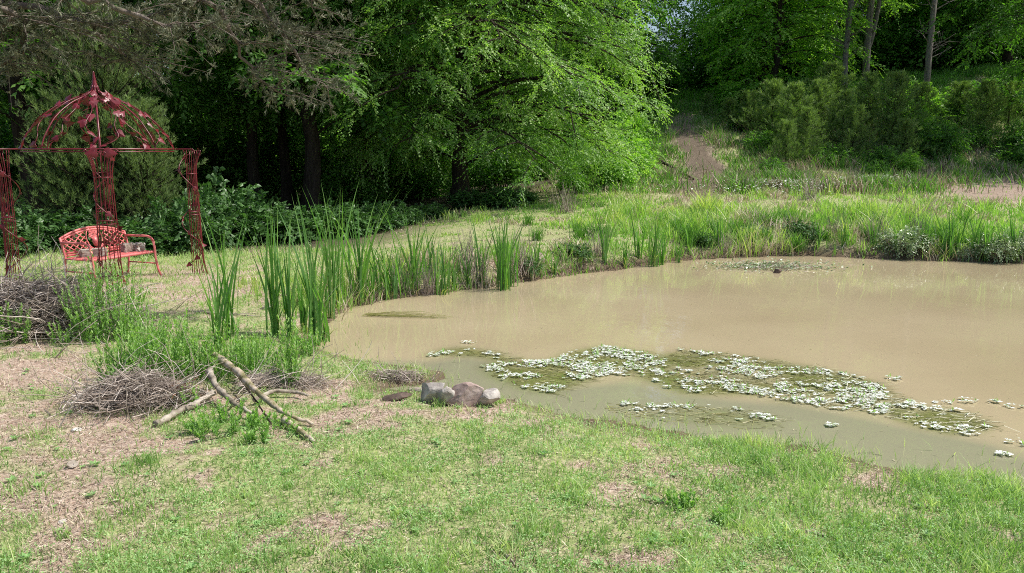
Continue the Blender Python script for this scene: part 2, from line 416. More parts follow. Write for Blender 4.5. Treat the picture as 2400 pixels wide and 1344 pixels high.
def make_conifer(height, rad, n_whorl, per, ntuft, nneedle, L, W, leafmat, barkmat, r=.05, up=.35, z0=.1, shape=.8, name='conifer', upl=.5):
    bark = MB(); cr = MB()
    tp = np.stack([RNG.normal(size=12) * .02, RNG.normal(size=12) * .02, np.linspace(-.15, height, 12)], -1); tp[:3, :2] = 0
    tube(bark, tp, np.linspace(r, .008, 12), 6)
    for i in range(n_whorl):
        f = (i + RNG.random() * .5) / n_whorl
        z = height * (z0 + (1 - z0) * f)
        rr = rad * (1 - f) ** shape * (.6 + .7 * RNG.random()) + .04
        for j in range(per):
            az = i * 1.3 + (j + RNG.random() * .6) / per * 2 * PI
            d = np.array([math.cos(az), math.sin(az), 0])
            st = np.array([0, 0, z]); end = st + d * rr * (.75 + .5 * RNG.random()) + np.array([0, 0, up * rr])
            mid = (st + end) / 2 - np.array([0, 0, .08 * rr])
            lp = bez(st, mid, end, 6)
            tube(bark, lp, np.linspace(max(.006, r * .25), .004, 6), 4, cap=False)
            t = (RNG.random(ntuft) ** .75) * 5
            c = np.stack([np.interp(t, np.arange(6), lp[:, q]) for q in range(3)], -1) + RNG.normal(size=(ntuft, 3)) * .07 * rr
            ax = norm(norm(end - st)[None] * .6 + np.array([[0, 0, upl]]) + rnd_dir(ntuft) * .5)
            vv = np.clip(.35 + .4 * f * RNG.random(ntuft) + .3 * RNG.random(ntuft), 0, 1)
            cc = np.repeat(c, nneedle, 0) + np.repeat(ax, nneedle, 0) * (RNG.random((ntuft * nneedle, 1)) * L * 1.2)
            dd = np.repeat(ax, nneedle, 0) * .9 + rnd_dir(ntuft * nneedle) * .65
            leaves(cr, cc, dd, rnd_dir(len(cc)), L * (.6 + .7 * RNG.random(len(cc))), W, np.repeat(vv, nneedle) + (RNG.random(len(cc)) - .5) * .2)
    return [('trunk', bark.mesh(name + '_trunk', barkmat, True)), ('crown', cr.mesh(name + '_crown', leafmat))]

def make_bush(rad, h, nst, nleaf, L, W, leafmat, name='bush', droop=.3, stemmat=None, spl=.3, vine=0):
    """stems fanning from the base with leafy sprays; one stems mesh, one foliage mesh"""
    bark = MB(); cr = MB()
    S = []; D = []
    for i in range(nst):
        az = RNG.random() * 2 * PI; ro = math.sqrt(RNG.random()) * rad
        b = np.array([math.cos(az), math.sin(az), 0]) * ro * .45
        hh = h * (.45 + .6 * RNG.random()) * (1 - .45 * (ro / rad) ** 2)
        e = np.array([math.cos(az) * ro, math.sin(az) * ro, hh])
        lp = bez(b - np.array([0, 0, .05]), (b + e) / 2 + np.array([0, 0, .25 * hh]) + RNG.normal(size=3) * .05, e, 6)
        tube(bark, lp, np.linspace(.010, .003, 6), 4, cap=False)
        m = 7
        t = (.2 + .8 * RNG.random(m)) * 5
        S.append(np.stack([np.interp(t, np.arange(6), lp[:, q]) for q in range(3)], -1)); D.append(norm(e - b)[None] * .4 + rnd_dir(m) * .8)
    S = np.concatenate(S); D = np.concatenate(D)
    sprays(cr, S, D, spl * (.6 + .8 * RNG.random(len(S))), nleaf, L, W, droop, .25 + .5 * RNG.random(len(S)))
    return [('stem', bark.mesh(name + '_stem', stemmat or M['bark'], True)), ('foliage', cr.mesh(name + '_foliage', leafmat))]

# ------------------------------------------------------------------ ground
def bare_mask(x, y):
    """1 = bare earth / litter, 0 = covered in green; defined on the ground plane"""
    n = fbm(x * .9, y * .9, 21, 4); n2 = fbm(x * 3.1, y * 3.1, 33, 3)
    n4 = fbm(x * 7, y * 7, 35, 2)
    fz = 1 - .75 * sst(13, 17, y) * sst(-5, -2, x)
    b = sst(.50, .62, n * .5 + n2 * .3 + n4 * .2) * .75
    for (px, py, rx, ry, s) in BLOBS:
        e = ((x - px) / rx) ** 2 + ((y - py) / ry) ** 2
        b = b + s * np.exp(-e * 1.2)
    d = n2 - .5
    return np.clip(b + d * 1.6 + (n4 - .5) * 1.3, 0, 1) * fz

_B = [(90, 980, 1.2, 1.0, .75), (60, 1120, .8, .5, .65), (220, 880, .9, .6, .45), (200, 1000, .6, .4, .6), (60, 1230, .5, .3, .5), (520, 690, 1.6, 1.0, .75), (330, 720, 1.2, .8, .5), (620, 740, .8, .6, .5),
      (1000, 965, .45, .25, .9), (1180, 990, .5, .2, .5), (1450, 1005, .5, .15, .4), (1400, 1320, .5, .12, .95), (1560, 1315, .35, .1, .6), (740, 1230, .22, .14, .8), (520, 1200, .2, .15, .8), (200, 1170, .4, .3, .4),
      (1530, 1140, .35, .15, .5), (1240, 1180, .2, .1, .5), (1600, 1290, .4, .12, .6), (920, 890, .3, .2, .9), (300, 1190, .3, .2, .4),
      (1080, 1130, 1.6, .7, -.45), (1700, 1180, 2.2, .8, -.4), (2200, 1200, 1.6, .7, -.5), (700, 1100, .7, .6, -.35), (900, 1290, 1.0, .3, -.35), (400, 1290, .5, .3, -.35)]
BLOBS = []
for (px, py, rx, ry, s) in _B:
    q = on_plane(px, py, 0.0); BLOBS.append((q[0], q[1], rx, ry, s))

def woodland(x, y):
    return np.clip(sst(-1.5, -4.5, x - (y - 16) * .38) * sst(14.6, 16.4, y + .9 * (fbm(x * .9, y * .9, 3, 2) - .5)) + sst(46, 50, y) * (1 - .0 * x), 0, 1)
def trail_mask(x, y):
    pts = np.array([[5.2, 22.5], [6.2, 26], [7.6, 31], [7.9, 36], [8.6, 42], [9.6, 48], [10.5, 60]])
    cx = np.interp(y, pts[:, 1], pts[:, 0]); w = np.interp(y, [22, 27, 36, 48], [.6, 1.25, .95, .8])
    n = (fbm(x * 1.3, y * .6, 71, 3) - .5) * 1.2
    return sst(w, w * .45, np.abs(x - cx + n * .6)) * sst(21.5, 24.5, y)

def earth_mask(x, y):
    """the bare slope below the pines on the far right"""
    n = (fbm(x * .8, y * .8, 81, 4) - .5)
    return sst(11.5, 14.5, x + n * 5) * sst(22.0, 23.2, y + n * 2) * sst(30.5, 27.5, y + n * 4)

ROWS = np.concatenate([np.linspace(-12, 2.0, 22)[:-1], np.geomspace(2.0, 60, 560), np.geomspace(61, 900, 60)])
COLS = np.linspace(-1, 1, 460)
cs = np.sign(COLS) * np.abs(COLS) ** 1.15
GX = cs[None, :] * (9 + 1.25 * np.maximum(ROWS, 0))[:, None]; GY = np.repeat(ROWS[:, None], len(COLS), 1)
GD = sdist(GX, GY)
GZ = H(GX, GY, True, GD)
V = np.stack([GX, GY, GZ], -1).reshape(-1, 3)
nr_, nc_ = GX.shape
i = (np.arange(nr_ - 1)[:, None] * nc_ + np.arange(nc_ - 1)[None]).ravel()
T = np.concatenate([np.stack([i, i + 1, i + nc_ + 1], -1), np.stack([i, i + nc_ + 1, i + nc_], -1)])
gm = MB(); gm.add(V, T, 0.5)

def ground_mat():
    m, nt, nd, lk = nodes('soil_and_litter')
    geo = nd.new('ShaderNodeNewGeometry')
    def noise(scale, detail=6, rough=.65):
        n = nd.new('ShaderNodeTexNoise'); n.inputs['Scale'].default_value = scale; n.inputs['Detail'].default_value = detail
        n.inputs['Roughness'].default_value = rough; lk.new(geo.outputs['Position'], n.inputs['Vector']); return n
    def attr(name):
        a = nd.new('ShaderNodeAttribute'); a.attribute_name = name; return a
    def mix(fac, a, b, blend='MIX'):
        x = nd.new('ShaderNodeMix'); x.data_type = 'RGBA'; x.blend_type = blend
        if isinstance(fac, float): x.inputs[0].default_value = fac
        else: lk.new(fac, x.inputs[0])
        lk.new(a, x.inputs[6]); lk.new(b, x.inputs[7]); return x.outputs[2]
    n1 = noise(28, 8, .7); n2 = noise(2.2, 5); n3 = noise(120, 3)
    soil = ramp(nd, [(.28, (.14, .085, .06)), (.42, (.35, .245, .185)), (.57, (.52, .41, .33)), (.76, (.76, .66, .56))]); lk.new(n1.outputs[0], soil.inputs[0])
    moss = ramp(nd, [(.3, (.10, .13, .05)), (.46, (.26, .31, .12)), (.6, (.46, .44, .24)), (.78, (.64, .57, .42))]); lk.new(n1.outputs[0], moss.inputs[0])
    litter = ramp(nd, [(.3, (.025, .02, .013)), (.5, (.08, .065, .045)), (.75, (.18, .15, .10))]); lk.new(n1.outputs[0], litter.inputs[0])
    mud = ramp(nd, [(.3, (.09, .065, .04)), (.7, (.20, .15, .10))]); lk.new(n2.outputs[0], mud.inputs[0])
    c = mix(attr('bare').outputs['Fac'], moss.outputs[0], soil.outputs[0])
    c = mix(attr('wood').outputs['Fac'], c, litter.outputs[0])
    c = mix(attr('wet').outputs['Fac'], c, mud.outputs[0])
    sp3 = ramp(nd, [(.35, (.7, .7, .7)), (.65, (1.2, 1.2, 1.2))]); lk.new(n3.outputs[0], sp3.inputs[0])
    c = mix(1.0, c, sp3.outputs[0], 'MULTIPLY')
    b = nd.new('ShaderNodeBsdfPrincipled'); b.inputs['Roughness'].default_value = .95; b.inputs['Specular IOR Level'].default_value = .15
    lk.new(c, b.inputs['Base Color'])
    bp = nd.new('ShaderNodeBump'); bp.inputs['Strength'].default_value = .7; bp.inputs['Distance'].default_value = .02
    lk.new(n1.outputs[0], bp.inputs['Height']); lk.new(bp.outputs[0], b.inputs['Normal'])
    o = nd.new('ShaderNodeOutputMaterial'); lk.new(b.outputs[0], o.inputs[0])
    return m

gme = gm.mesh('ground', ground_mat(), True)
def setattr_(me, name, val):
    a = me.attributes.new(name, 'FLOAT', 'POINT'); a.data.foreach_set('value', np.asarray(val, np.float32).ravel())
bare_g = np.clip(bare_mask(GX, GY) + trail_mask(GX, GY) + earth_mask(GX, GY), 0, 1)
setattr_(gme, 'bare', bare_g)
setattr_(gme, 'wood', np.clip(woodland(GX, GY) + .8 * trail_mask(GX, GY) * sst(44, 36, GY) + .3 * earth_mask(GX, GY), 0, 1))  # trail takes dark litter colour, with the trees' shadow painted in
setattr_(gme, 'wet', sst(.34, .04, GD))
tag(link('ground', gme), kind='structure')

# ------------------------------------------------------------------ water
wy = np.geomspace(3.2, 17.5, 330); wc = np.linspace(-.5, 1.2, 420)
WX = wc[None] * (1.5 + .95 * wy)[:, None]; WX = np.clip(WX, -5, 21); WY = np.repeat(wy[:, None], len(wc), 1)
WD = sdist(WX, WY)

MAT_PX = [[(998, 832), (1060, 815), (1130, 822), (1180, 836), (1225, 848), (1290, 846), (1340, 826), (1420, 812), (1490, 826), (1560, 838), (1590, 820),
           (1700, 832), (1800, 846), (1900, 862), (1990, 880), (2060, 900), (2090, 930), (2180, 955), (2250, 965), (2330, 998), (2290, 1024), (2200, 1016),
           (2120, 990), (2040, 972), (1960, 962), (1850, 945), (1760, 926), (1700, 925), (1600, 925), (1560, 912), (1500, 885), (1430, 880), (1350, 900),
           (1290, 926), (1235, 915), (1150, 882), (1130, 860), (1180, 850), (1120, 836), (1060, 832), (1005, 838)]]
MAT_LO = [[(1420, 945), (1560, 950), (1700, 955), (1800, 975), (1840, 1000), (1740, 1005), (1600, 990), (1480, 985), (1410, 960)]]
def poly_in(P_, x, y):
    ins = np.zeros(x.shape, bool); A = P_; B = np.roll(P_, -1, 0)
    for (ax, ay), (bx, by) in zip(A, B):
        ins ^= ((ay > y) != (by > y)) & (x < (bx - ax) * (y - ay) / (by - ay + 1e-15) + ax)
    return ins
MATW = [on_plane(*np.array(p).T, ZW) for p in MAT_PX]
MATL = [on_plane(*np.array(p).T, ZW) for p in MAT_LO]

def blur(a, n):
    for _ in range(n):
        a = (a + np.roll(a, 1, 0) + np.roll(a, -1, 0) + np.roll(a, 1, 1) + np.roll(a, -1, 1)) / 5
    return a
inmat = np.zeros(WX.shape)
for q in MATW: inmat = np.maximum(inmat, poly_in(q, WX, WY))
inlow = np.zeros(WX.shape)
for q in MATL: inlow = np.maximum(inlow, poly_in(q, WX, WY))
weed = blur(inmat, 12) * (.30 + .70 * sst(.36, .52, fbm(WX * 2.2, WY * 2.2, 55, 3))) + .45 * blur(inlow, 12) * sst(.4, .6, fbm(WX * 2.2, WY * 2.2, 56, 3))
nearside = sst(12.5, 10.5, WY)
# murk: the clear strip between weed mat and near bank is greyer and greener, with plant shade painted in
MURK = on_plane(*np.array([(850, 850), (1000, 845), (1130, 850), (1300, 930), (1480, 890), (1600, 928), (1850, 950), (2040, 985), (2200, 1022), (2330, 1050), (2500, 1150), (2100, 1130), (1800, 1080), (1300, 1000), (1000, 940), (850, 920)]).T, ZW)
inmurk = blur(poly_in(MURK, WX, WY).astype(float), 16)
lowband = np.clip(.85 * inmurk + .35 * blur(inmat, 14) * 1.0 + sst(-1.25, -.1, WD) * nearside * sst(-.7, -.2, WX + .2) + blur(inlow, 10), 0, 1)
wz = ZW + (fbm(WX * .8, WY * .8, 90, 2) - .5) * .003
wm = MB()
nr2, nc2 = WX.shape
i = (np.arange(nr2 - 1)[:, None] * nc2 + np.arange(nc2 - 1)[None]).ravel()
T = np.concatenate([np.stack([i, i + 1, i + nc2 + 1], -1), np.stack([i, i + nc2 + 1, i + nc2], -1)])
keep = ((WD < .35).ravel())[T].all(1)
wm.add(np.stack([WX, WY, wz], -1).reshape(-1, 3), T[keep], .5)

def water_mat():
    m, nt, nd, lk = nodes('muddy_water')
    geo = nd.new('ShaderNodeNewGeometry')
    a = nd.new('ShaderNodeAttribute'); a.attribute_name = 'murk'
    w = nd.new('ShaderNodeAttribute'); w.attribute_name = 'weed'
    n = nd.new('ShaderNodeTexNoise'); n.inputs['Scale'].default_value = .5; n.inputs['Detail'].default_value = 3
    lk.new(geo.outputs['Position'], n.inputs['Vector'])
    r = ramp(nd, [(.3, (.385, .315, .195)), (.7, (.45, .375, .24))]); lk.new(n.outputs[0], r.inputs[0])
    mx = nd.new('ShaderNodeMix'); mx.data_type = 'RGBA'; lk.new(a.outputs['Fac'], mx.inputs[0]); lk.new(r.outputs[0], mx.inputs[6])
    mx.inputs[7].default_value = (.27, .26, .17, 1)
    m2 = nd.new('ShaderNodeMix'); m2.data_type = 'RGBA'; lk.new(w.outputs['Fac'], m2.inputs[0]); lk.new(mx.outputs[2], m2.inputs[6])
    m2.inputs[7].default_value = (.14, .16, .04, 1)
    b = nd.new('ShaderNodeBsdfPrincipled'); b.inputs['Roughness'].default_value = .03; b.inputs['IOR'].default_value = 1.45
    lk.new(m2.outputs[2], b.inputs['Base Color'])
    mp = nd.new('ShaderNodeMapping'); mp.inputs['Scale'].default_value = (1, .55, 1); lk.new(geo.outputs['Position'], mp.inputs[0])
    n2 = nd.new('ShaderNodeTexNoise'); n2.inputs['Scale'].default_value = 6; n2.inputs['Detail'].default_value = 3; lk.new(mp.outputs[0], n2.inputs['Vector'])
    bp = nd.new('ShaderNodeBump'); bp.inputs['Strength'].default_value = .10; bp.inputs['Distance'].default_value = .02
    lk.new(n2.outputs[0], bp.inputs['Height']); lk.new(bp.outputs[0], b.inputs['Normal'])
    o = nd.new('ShaderNodeOutputMaterial'); lk.new(b.outputs[0], o.inputs[0])
    return m
wme = wm.mesh('water', water_mat(), True)
setattr_(wme, 'murk', lowband); setattr_(wme, 'weed', np.clip(weed * .9, 0, .9))
tag(link('water', wme), kind='structure')

# ------------------------------------------------------------------ grass and ground cover (nobody could count it)
def scatter(n, y0, y1, xm=.78, xpad=1.2):
    """points on the ground, thinning out with distance"""
    y = np.exp(RNG.random(n) * (math.log(y1) - math.log(y0)) + math.log(y0))
    x = (RNG.random(n) * 2 - 1) * (xm * y + xpad)
    return x, y
def shaped(x, y, keep):
    x = x[keep]; y = y[keep]; d = sdist(x, y); ok = d > -.12
    x = x[ok]; y = y[ok]; d = d[ok]
    return x, y, d, H(x, y, True, d)

# lawn blades near the camera
x, y = scatter(420000, 2.6, 15.0)
g = 1 - bare_mask(x, y)
clump = fbm(x * 10, y * 10, 41, 3)
k = RNG.random(len(x)) < np.clip(.08 + .92 * g * (.25 + .75 * sst(.40, .60, clump)), 0, 1)
x, y, d, z = shaped(x, y, k)
k2 = (d > -.05) & (RNG.random(len(d)) < .15 + .85 * sst(.03, .26, d) * (.6 + .4 * sst(.4, .6, fbm(x * 3, y * 3, 49, 2)))); x, y, d, z = x[k2], y[k2], d[k2], z[k2]
cl = fbm(x * 2.2, y * 2.2, 43, 3)
shore = np.exp(-np.abs(d - .25) / .35)
hh = (.018 + .012 * sst(.5, .7, fbm(x * 1.2 + 3, y * 1.2, 48, 3)) + .04 * RNG.random(len(x)) ** 2 + .05 * shore * RNG.random(len(x)) + .035 * sst(.5, .75, cl) * RNG.random(len(x))) * (1 + .6 * sst(.3, 3, x))
gb = MB()
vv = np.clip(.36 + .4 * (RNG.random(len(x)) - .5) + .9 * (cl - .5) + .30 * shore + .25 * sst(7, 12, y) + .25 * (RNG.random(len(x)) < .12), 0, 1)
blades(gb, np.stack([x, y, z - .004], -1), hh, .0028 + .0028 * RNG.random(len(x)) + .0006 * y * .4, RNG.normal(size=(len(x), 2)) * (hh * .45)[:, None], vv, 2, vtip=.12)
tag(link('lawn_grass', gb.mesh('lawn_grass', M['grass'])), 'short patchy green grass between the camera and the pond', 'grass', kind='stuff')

# taller tufts and broad weeds scattered through the lawn
tx, ty = scatter(1500, 2.8, 11.0); tg = 1 - bare_mask(tx, ty); kk = (sdist(tx, ty) > .12) & (RNG.random(1500) < .12 + .8 * tg * sst(-.6, 1.5, tx + RNG.normal(size=1500))); tx, ty = tx[kk], ty[kk]
tr_ = .02 + .05 * RNG.random(len(tx)); m_ = 34; th_ = np.repeat(.05 + .075 * RNG.random(len(tx)) ** 2, m_)
x = np.repeat(tx, m_) + RNG.normal(size=len(tx) * m_) * np.repeat(tr_, m_); y = np.repeat(ty, m_) + RNG.normal(size=len(tx) * m_) * np.repeat(tr_, m_); z = H(x, y)
gb = MB(); hs = th_ * (.4 + .7 * RNG.random(len(x)))
blades(gb, np.stack([x, y, z - .004], -1), hs, .0045 + .0005 * y, RNG.normal(size=(len(x), 2)) * (hs * .5)[:, None], np.clip(np.repeat(.1 + .6 * RNG.random(len(tx)), m_) + .25 * RNG.random(len(x)), 0, 1), 3, vtip=.15)
tag(link('lawn_tufts', gb.mesh('lawn_tufts', M['grass'])), 'taller loose tufts of grass scattered through the lawn', 'grass', kind='stuff')
tx, ty = scatter(480, 2.7, 10.0); kk = sdist(tx, ty) > .3; tx, ty = tx[kk], ty[kk]; m_ = 9
az = (np.arange(m_)[None] / m_ * 2 * PI + RNG.random((len(tx), 1)) * 6 + RNG.normal(size=(len(tx), m_)) * .25).ravel()
ps = np.stack([np.repeat(tx, m_), np.repeat(ty, m_), np.repeat(H(tx, ty), m_) + .01], -1); sz = np.repeat(.35 + .8 * RNG.random(len(tx)), m_)
leaves(gb2 := MB(), ps, np.stack([np.cos(az), np.sin(az), .25 + .35 * RNG.random(len(az))], -1), np.tile([0, 0, 1.0], (len(az), 1)), .042 * sz, .016 * sz, np.clip(.1 + .6 * RNG.random(len(az)), 0, 1))
tag(link('rosette_weeds', gb2.mesh('rosette_weeds', M['clover'])), 'flat rosettes of broad weed leaves pressed into the lawn', 'ground cover', kind='stuff')

# leaflets of low ground cover in the lawn
x, y = scatter(300000, 2.6, 13.5)
g = 1 - bare_mask(x, y); c2 = fbm(x * 4 + 9, y * 4, 47, 3)
k = RNG.random(len(x)) < np.clip(g * sst(.38, .62, c2) + .03, 0, 1)
x, y, d, z = shaped(x, y, k)
k2 = d > .15; x, y, z = x[k2], y[k2], z[k2]
cb = MB(); n = len(x)
dr = rnd_dir(n); dr[:, 2] = np.abs(dr[:, 2]) * .5
up = np.stack([RNG.normal(size=n) * .45, RNG.normal(size=n) * .45, np.ones(n)], -1)
leaves(cb, np.stack([x, y, z + .003 + .045 * RNG.random(n) ** 1.3], -1), dr, up, .010 + .010 * RNG.random(n), .006 + .005 * RNG.random(n), np.clip(.2 + .6 * RNG.random(n), 0, 1))
tag(link('clover_leaves', cb.mesh('clover_leaves', M['clover'])), 'tiny pale green clover leaves growing through the lawn', 'ground cover', kind='stuff')

# straw and dead leaves lying on the soil
x, y = scatter(210000, 2.6, 16)
g = bare_mask(x, y)
k = RNG.random(len(x)) < np.clip(.30 + .6 * g, 0, 1)
x, y, d, z = shaped(x, y, k)
k2 = d > .04; x, y, z = x[k2], y[k2], z[k2]; n = len(x)
sb = MB(); dr = rnd_dir(n); dr[:, 2] *= .15
up = np.stack([RNG.normal(size=n) * .3, RNG.normal(size=n) * .3, np.ones(n)], -1)
ln = .02 + .07 * RNG.random(n) ** 2
leaves(sb, np.stack([x, y, z + .004 + .008 * RNG.random(n)], -1), dr, up, ln, .0025 + .003 * RNG.random(n), RNG.random(n) ** 1.2)
m3 = RNG.random(n) < .05
leaves(sb, np.stack([x, y, z + .006], -1)[m3], dr[m3], up[m3], .018 + .02 * RNG.random(m3.sum()), .008 + .01 * RNG.random(m3.sum()), RNG.random(m3.sum()) * .7)
tag(link('dry_litter', sb.mesh('dry_litter', M['straw'])), 'dry straw and brown leaf litter scattered over bare soil', 'litter', kind='stuff')

# dry standing tufts in the bare ground
x, y = scatter(150000, 2.6, 17)
g = bare_mask(x, y); tc_ = fbm(x * 4.5, y * 4.5, 141, 2)
k = RNG.random(len(x)) < np.clip((.05 + .5 * g) * sst(.48, .68, tc_) + .03, 0, 1) * (1 - woodland(x, y))
x, y, d, z = shaped(x, y, k)
k2 = d > .02; x, y, z = x[k2], y[k2], z[k2]; n = len(x); gb = MB(); hs = .02 + .05 * RNG.random(n) ** 1.5
blades(gb, np.stack([x, y, z - .004], -1), hs, .0028 + .0003 * y, RNG.normal(size=(n, 2)) * (hs * .8)[:, None], .15 + .7 * RNG.random(n), 2)
tag(link('dry_tufts', gb.mesh('dry_tufts', M['straw'])), 'small brown dry grass tufts on the bare parts of the lawn', 'grass', kind='stuff')

# grass of the banks: taller away from the camera
x, y = scatter(420000, 9.5, 50, .80, 1)
d = sdist(x, y)
farbank = np.clip(sst(-4.2, -2.8, x + (y - 11) * .25) * sst(-.15, .02, d), 0, 1) * sst(10.0, 12.0, y + .8 * (x > -3))
w_ = farbank * (1 - trail_mask(x, y) * .85 * sst(44, 36, y)) * (1 - .97 * earth_mask(x, y)) * (1 - .97 * woodland(x, y))
cl = fbm(x * .55, y * .55, 61, 4); cf = fbm(x * 2.5, y * 2.5, 62, 3)
w_ = w_ * (.30 + .70 * sst(.38, .52, cf)) * (.55 + .45 * sst(.40, .52, fbm(x * 1.3 + 40, y * 1.3, 67, 3)))
k = (RNG.random(len(x)) < w_)
x, y, d, cl, cf = x[k], y[k], d[k], cl[k], cf[k]
z = H(x, y, True, d); n = len(x)
hs = (.15 + .34 * sst(.38, .62, cl) + .34 * sst(.52, .70, cf)) * (.55 + .6 * RNG.random(n)) * (1 - .25 * sst(18, 21, y)) * (1 - .28 * sst(19, 17, y)) * (1 - .35 * sst(19, 22.5, y)) * (1 - .35 * sst(24, 40, y))
hs *= 1 - (.72 * sst(.7, 2.2, d)) * sst(2.5, .5, x) * (1 - .5 * sst(18, 22, y))
hs *= 1 - .6 * sst(1.0, 4.0, d) * sst(.56, .44, fbm(x * .8 + 5, y * .8, 66, 3))
hs *= 1 - .65 * trail_mask(x, y)
hs *= 1 - .55 * np.exp(-((x + .5) ** 2 / 14 + (y - 15.6) ** 2 / 3)) * sst(12.8, 14, y)
dead = (RNG.random(n) < np.clip(.10 + .85 * sst(.54, .66, fbm(x * .9 + 20, y * .9, 64, 4)) + .65 * sst(23, 26, y) + .55 * np.exp(-d / .22) * sst(.4, .6, cf), 0, .9))
wd = .006 + .0009 * y
for nm, mk, mat_, lab in (('bank_grass', ~dead, 'bank', 'long bright green grass covering the far bank of the pond'),
                          ('dead_grass', dead, 'straw', 'dead straw coloured grass standing among the green on the far bank')):
    gb = MB(); q = mk
    vv = np.clip(.35 + .25 * RNG.random(q.sum()) + .6 * (cf[q] - .5) + .7 * (cl[q] - .5) + .12, 0, 1) if mat_ == 'bank' else np.clip(.25 + .6 * RNG.random(q.sum()), 0, 1)
    blades(gb, np.stack([x, y, z - .01], -1)[q], hs[q] * (1 if mat_ == 'bank' else .95), wd[q] * (1 if mat_ == 'bank' else .7), RNG.normal(size=(q.sum(), 2)) * (hs[q] * (.32 if mat_ == 'bank' else .5))[:, None], vv, 3, vtip=.15)
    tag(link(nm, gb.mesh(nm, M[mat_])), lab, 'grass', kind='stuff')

# long olive and brown grass on the shaded slope
y = 23.5 + 26 * RNG.random(130000) ** 1.3; x = 1.5 + (.72 * y - 1) * RNG.random(130000); d = sdist(x, y)
cf = fbm(x * 1.1, y * 1.1, 162, 3)
k = RNG.random(len(x)) < (1 - trail_mask(x, y) * .95 * sst(44, 36, y)) * (1 - .97 * earth_mask(x, y)) * (.45 + .55 * sst(.4, .55, cf)) * sst(23.5, 25.5, y)
x, y, cf, d = x[k], y[k], cf[k], d[k]; n = len(x); z = H(x, y, True, d); hs = (.22 + .4 * sst(.45, .65, cf)) * (.5 + .6 * RNG.random(n))
dk = RNG.random(n) < np.clip(.25 + .5 * sst(.5, .62, fbm(x * .7, y * .7, 163, 3)), 0, 1) * sst(40, 34, y)
for nm, q, mat_, lab in (('slope_grass', ~dk, 'bank', 'long green grass on the slope among the young pines'), ('slope_dry_grass', dk, 'straw', 'brown dry grass on the slope below the young pines')):
    gb = MB(); m_ = int(q.sum())
    blades(gb, np.stack([x, y, z - .01], -1)[q], hs[q], .03, RNG.normal(size=(m_, 2)) * (hs[q] * .4)[:, None], (.05 + .5 * RNG.random(m_)) if mat_ == 'bank' else .1 + .6 * RNG.random(m_), 2)
    tag(link(nm, gb.mesh(nm, M[mat_])), lab, 'grass', kind='stuff')

# dark wet stubble along the foot of the bank
x, y = scatter(120000, 10.5, 17.5, .80, 1); d = sdist(x, y)
k = (d > -.05) & (d < .22) & ((y > 12.5) | (x < -1)) & (RNG.random(len(x)) < .75); x, y, d = x[k], y[k], d[k]; n = len(x); z = H(x, y, True, d)
gb = MB(); hs = .05 + .16 * RNG.random(n)
blades(gb, np.stack([x, y, z - .01], -1), hs, .008, RNG.normal(size=(n, 2)) * (hs * .9)[:, None], RNG.random(n) * .45, 2)
tag(link('bank_edge_stubble', gb.mesh('bank_edge_stubble', M['twig'])), 'dark dead stems and roots at the foot of the far bank', 'dead grass', kind='stuff')
# specks drifting on the pond
x = RNG.random(2600) * 21 - 4; y = RNG.random(2600) * 12 + 4.5; d = sdist(x, y); k = (d < -.1) & (RNG.random(2600) < .35 + .65 * sst(.5, .7, fbm(x, y, 151, 3))); x, y = x[k], y[k]; n = len(x)
gb = MB(); leaves(gb, np.stack([x, y, np.full(n, ZW + .006)], -1), rnd_dir(n, .02), np.stack([RNG.normal(size=n) * .1, RNG.normal(size=n) * .1, np.ones(n)], -1), .012 + .03 * RNG.random(n) ** 3, .008, RNG.random(n))
tag(link('floating_specks', gb.mesh('floating_specks', M['straw'])), 'tiny bits of straw and seed floating all over the muddy pond', 'floating debris', kind='stuff')

# grass under the gazebo and left lawn: short, yellowish
x, y = scatter(120000, 10.0, 19, .80, 1)
d = sdist(x, y)
w_ = sst(-2.3, -3.4, x + (y - 11) * .25) * (1 - woodland(x, y)) * (d > .0) * (.4 + .6 * sst(.35, .6, fbm(x * 3, y * 3, 91, 3))) * (1 - .4 * bare_mask(x, y))
w_ *= .55 + .6 * sst(11.5, 15, y)
k = RNG.random(len(x)) < w_; x, y, d = x[k], y[k], d[k]; z = H(x, y, True, d); n = len(x)
gb = MB(); hs = (.03 + .05 * RNG.random(n)) * (1 + 1.1 * sst(13, 15.5, y))
blades(gb, np.stack([x, y, z - .005], -1), hs, .011, RNG.normal(size=(n, 2)) * (hs * .5)[:, None], np.clip(.35 + .55 * RNG.random(n), 0, 1), 2)
tag(link('gazebo_lawn_grass', gb.mesh('gazebo_lawn_grass', M['grass'])), 'thin yellowish grass on the flat ground around the red gazebo', 'grass', kind='stuff')

# reedy grass standing in the shallows of the near bank
x, y = scatter(60000, 4.2, 9.5)
d = sdist(x, y)
k = (d < .06) & (d > -.55) & (RNG.random(len(x)) < .35 * np.exp(d / .16)) & (fbm(x * 2, y * 2, 95, 3) > .45)
x, y = x[k], y[k]; n = len(x); gb = MB(); hs = .05 + .09 * RNG.random(n)
blades(gb, np.stack([x, y, np.full(n, ZW - .02)], -1), hs, .006, RNG.normal(size=(n, 2)) * (hs * .35)[:, None], .55 + .4 * RNG.random(n), 2)
tag(link('shallow_water_grass', gb.mesh('shallow_water_grass', M['grass'])), 'sparse yellow green grass blades rising from the shallow water', 'grass', kind='stuff')

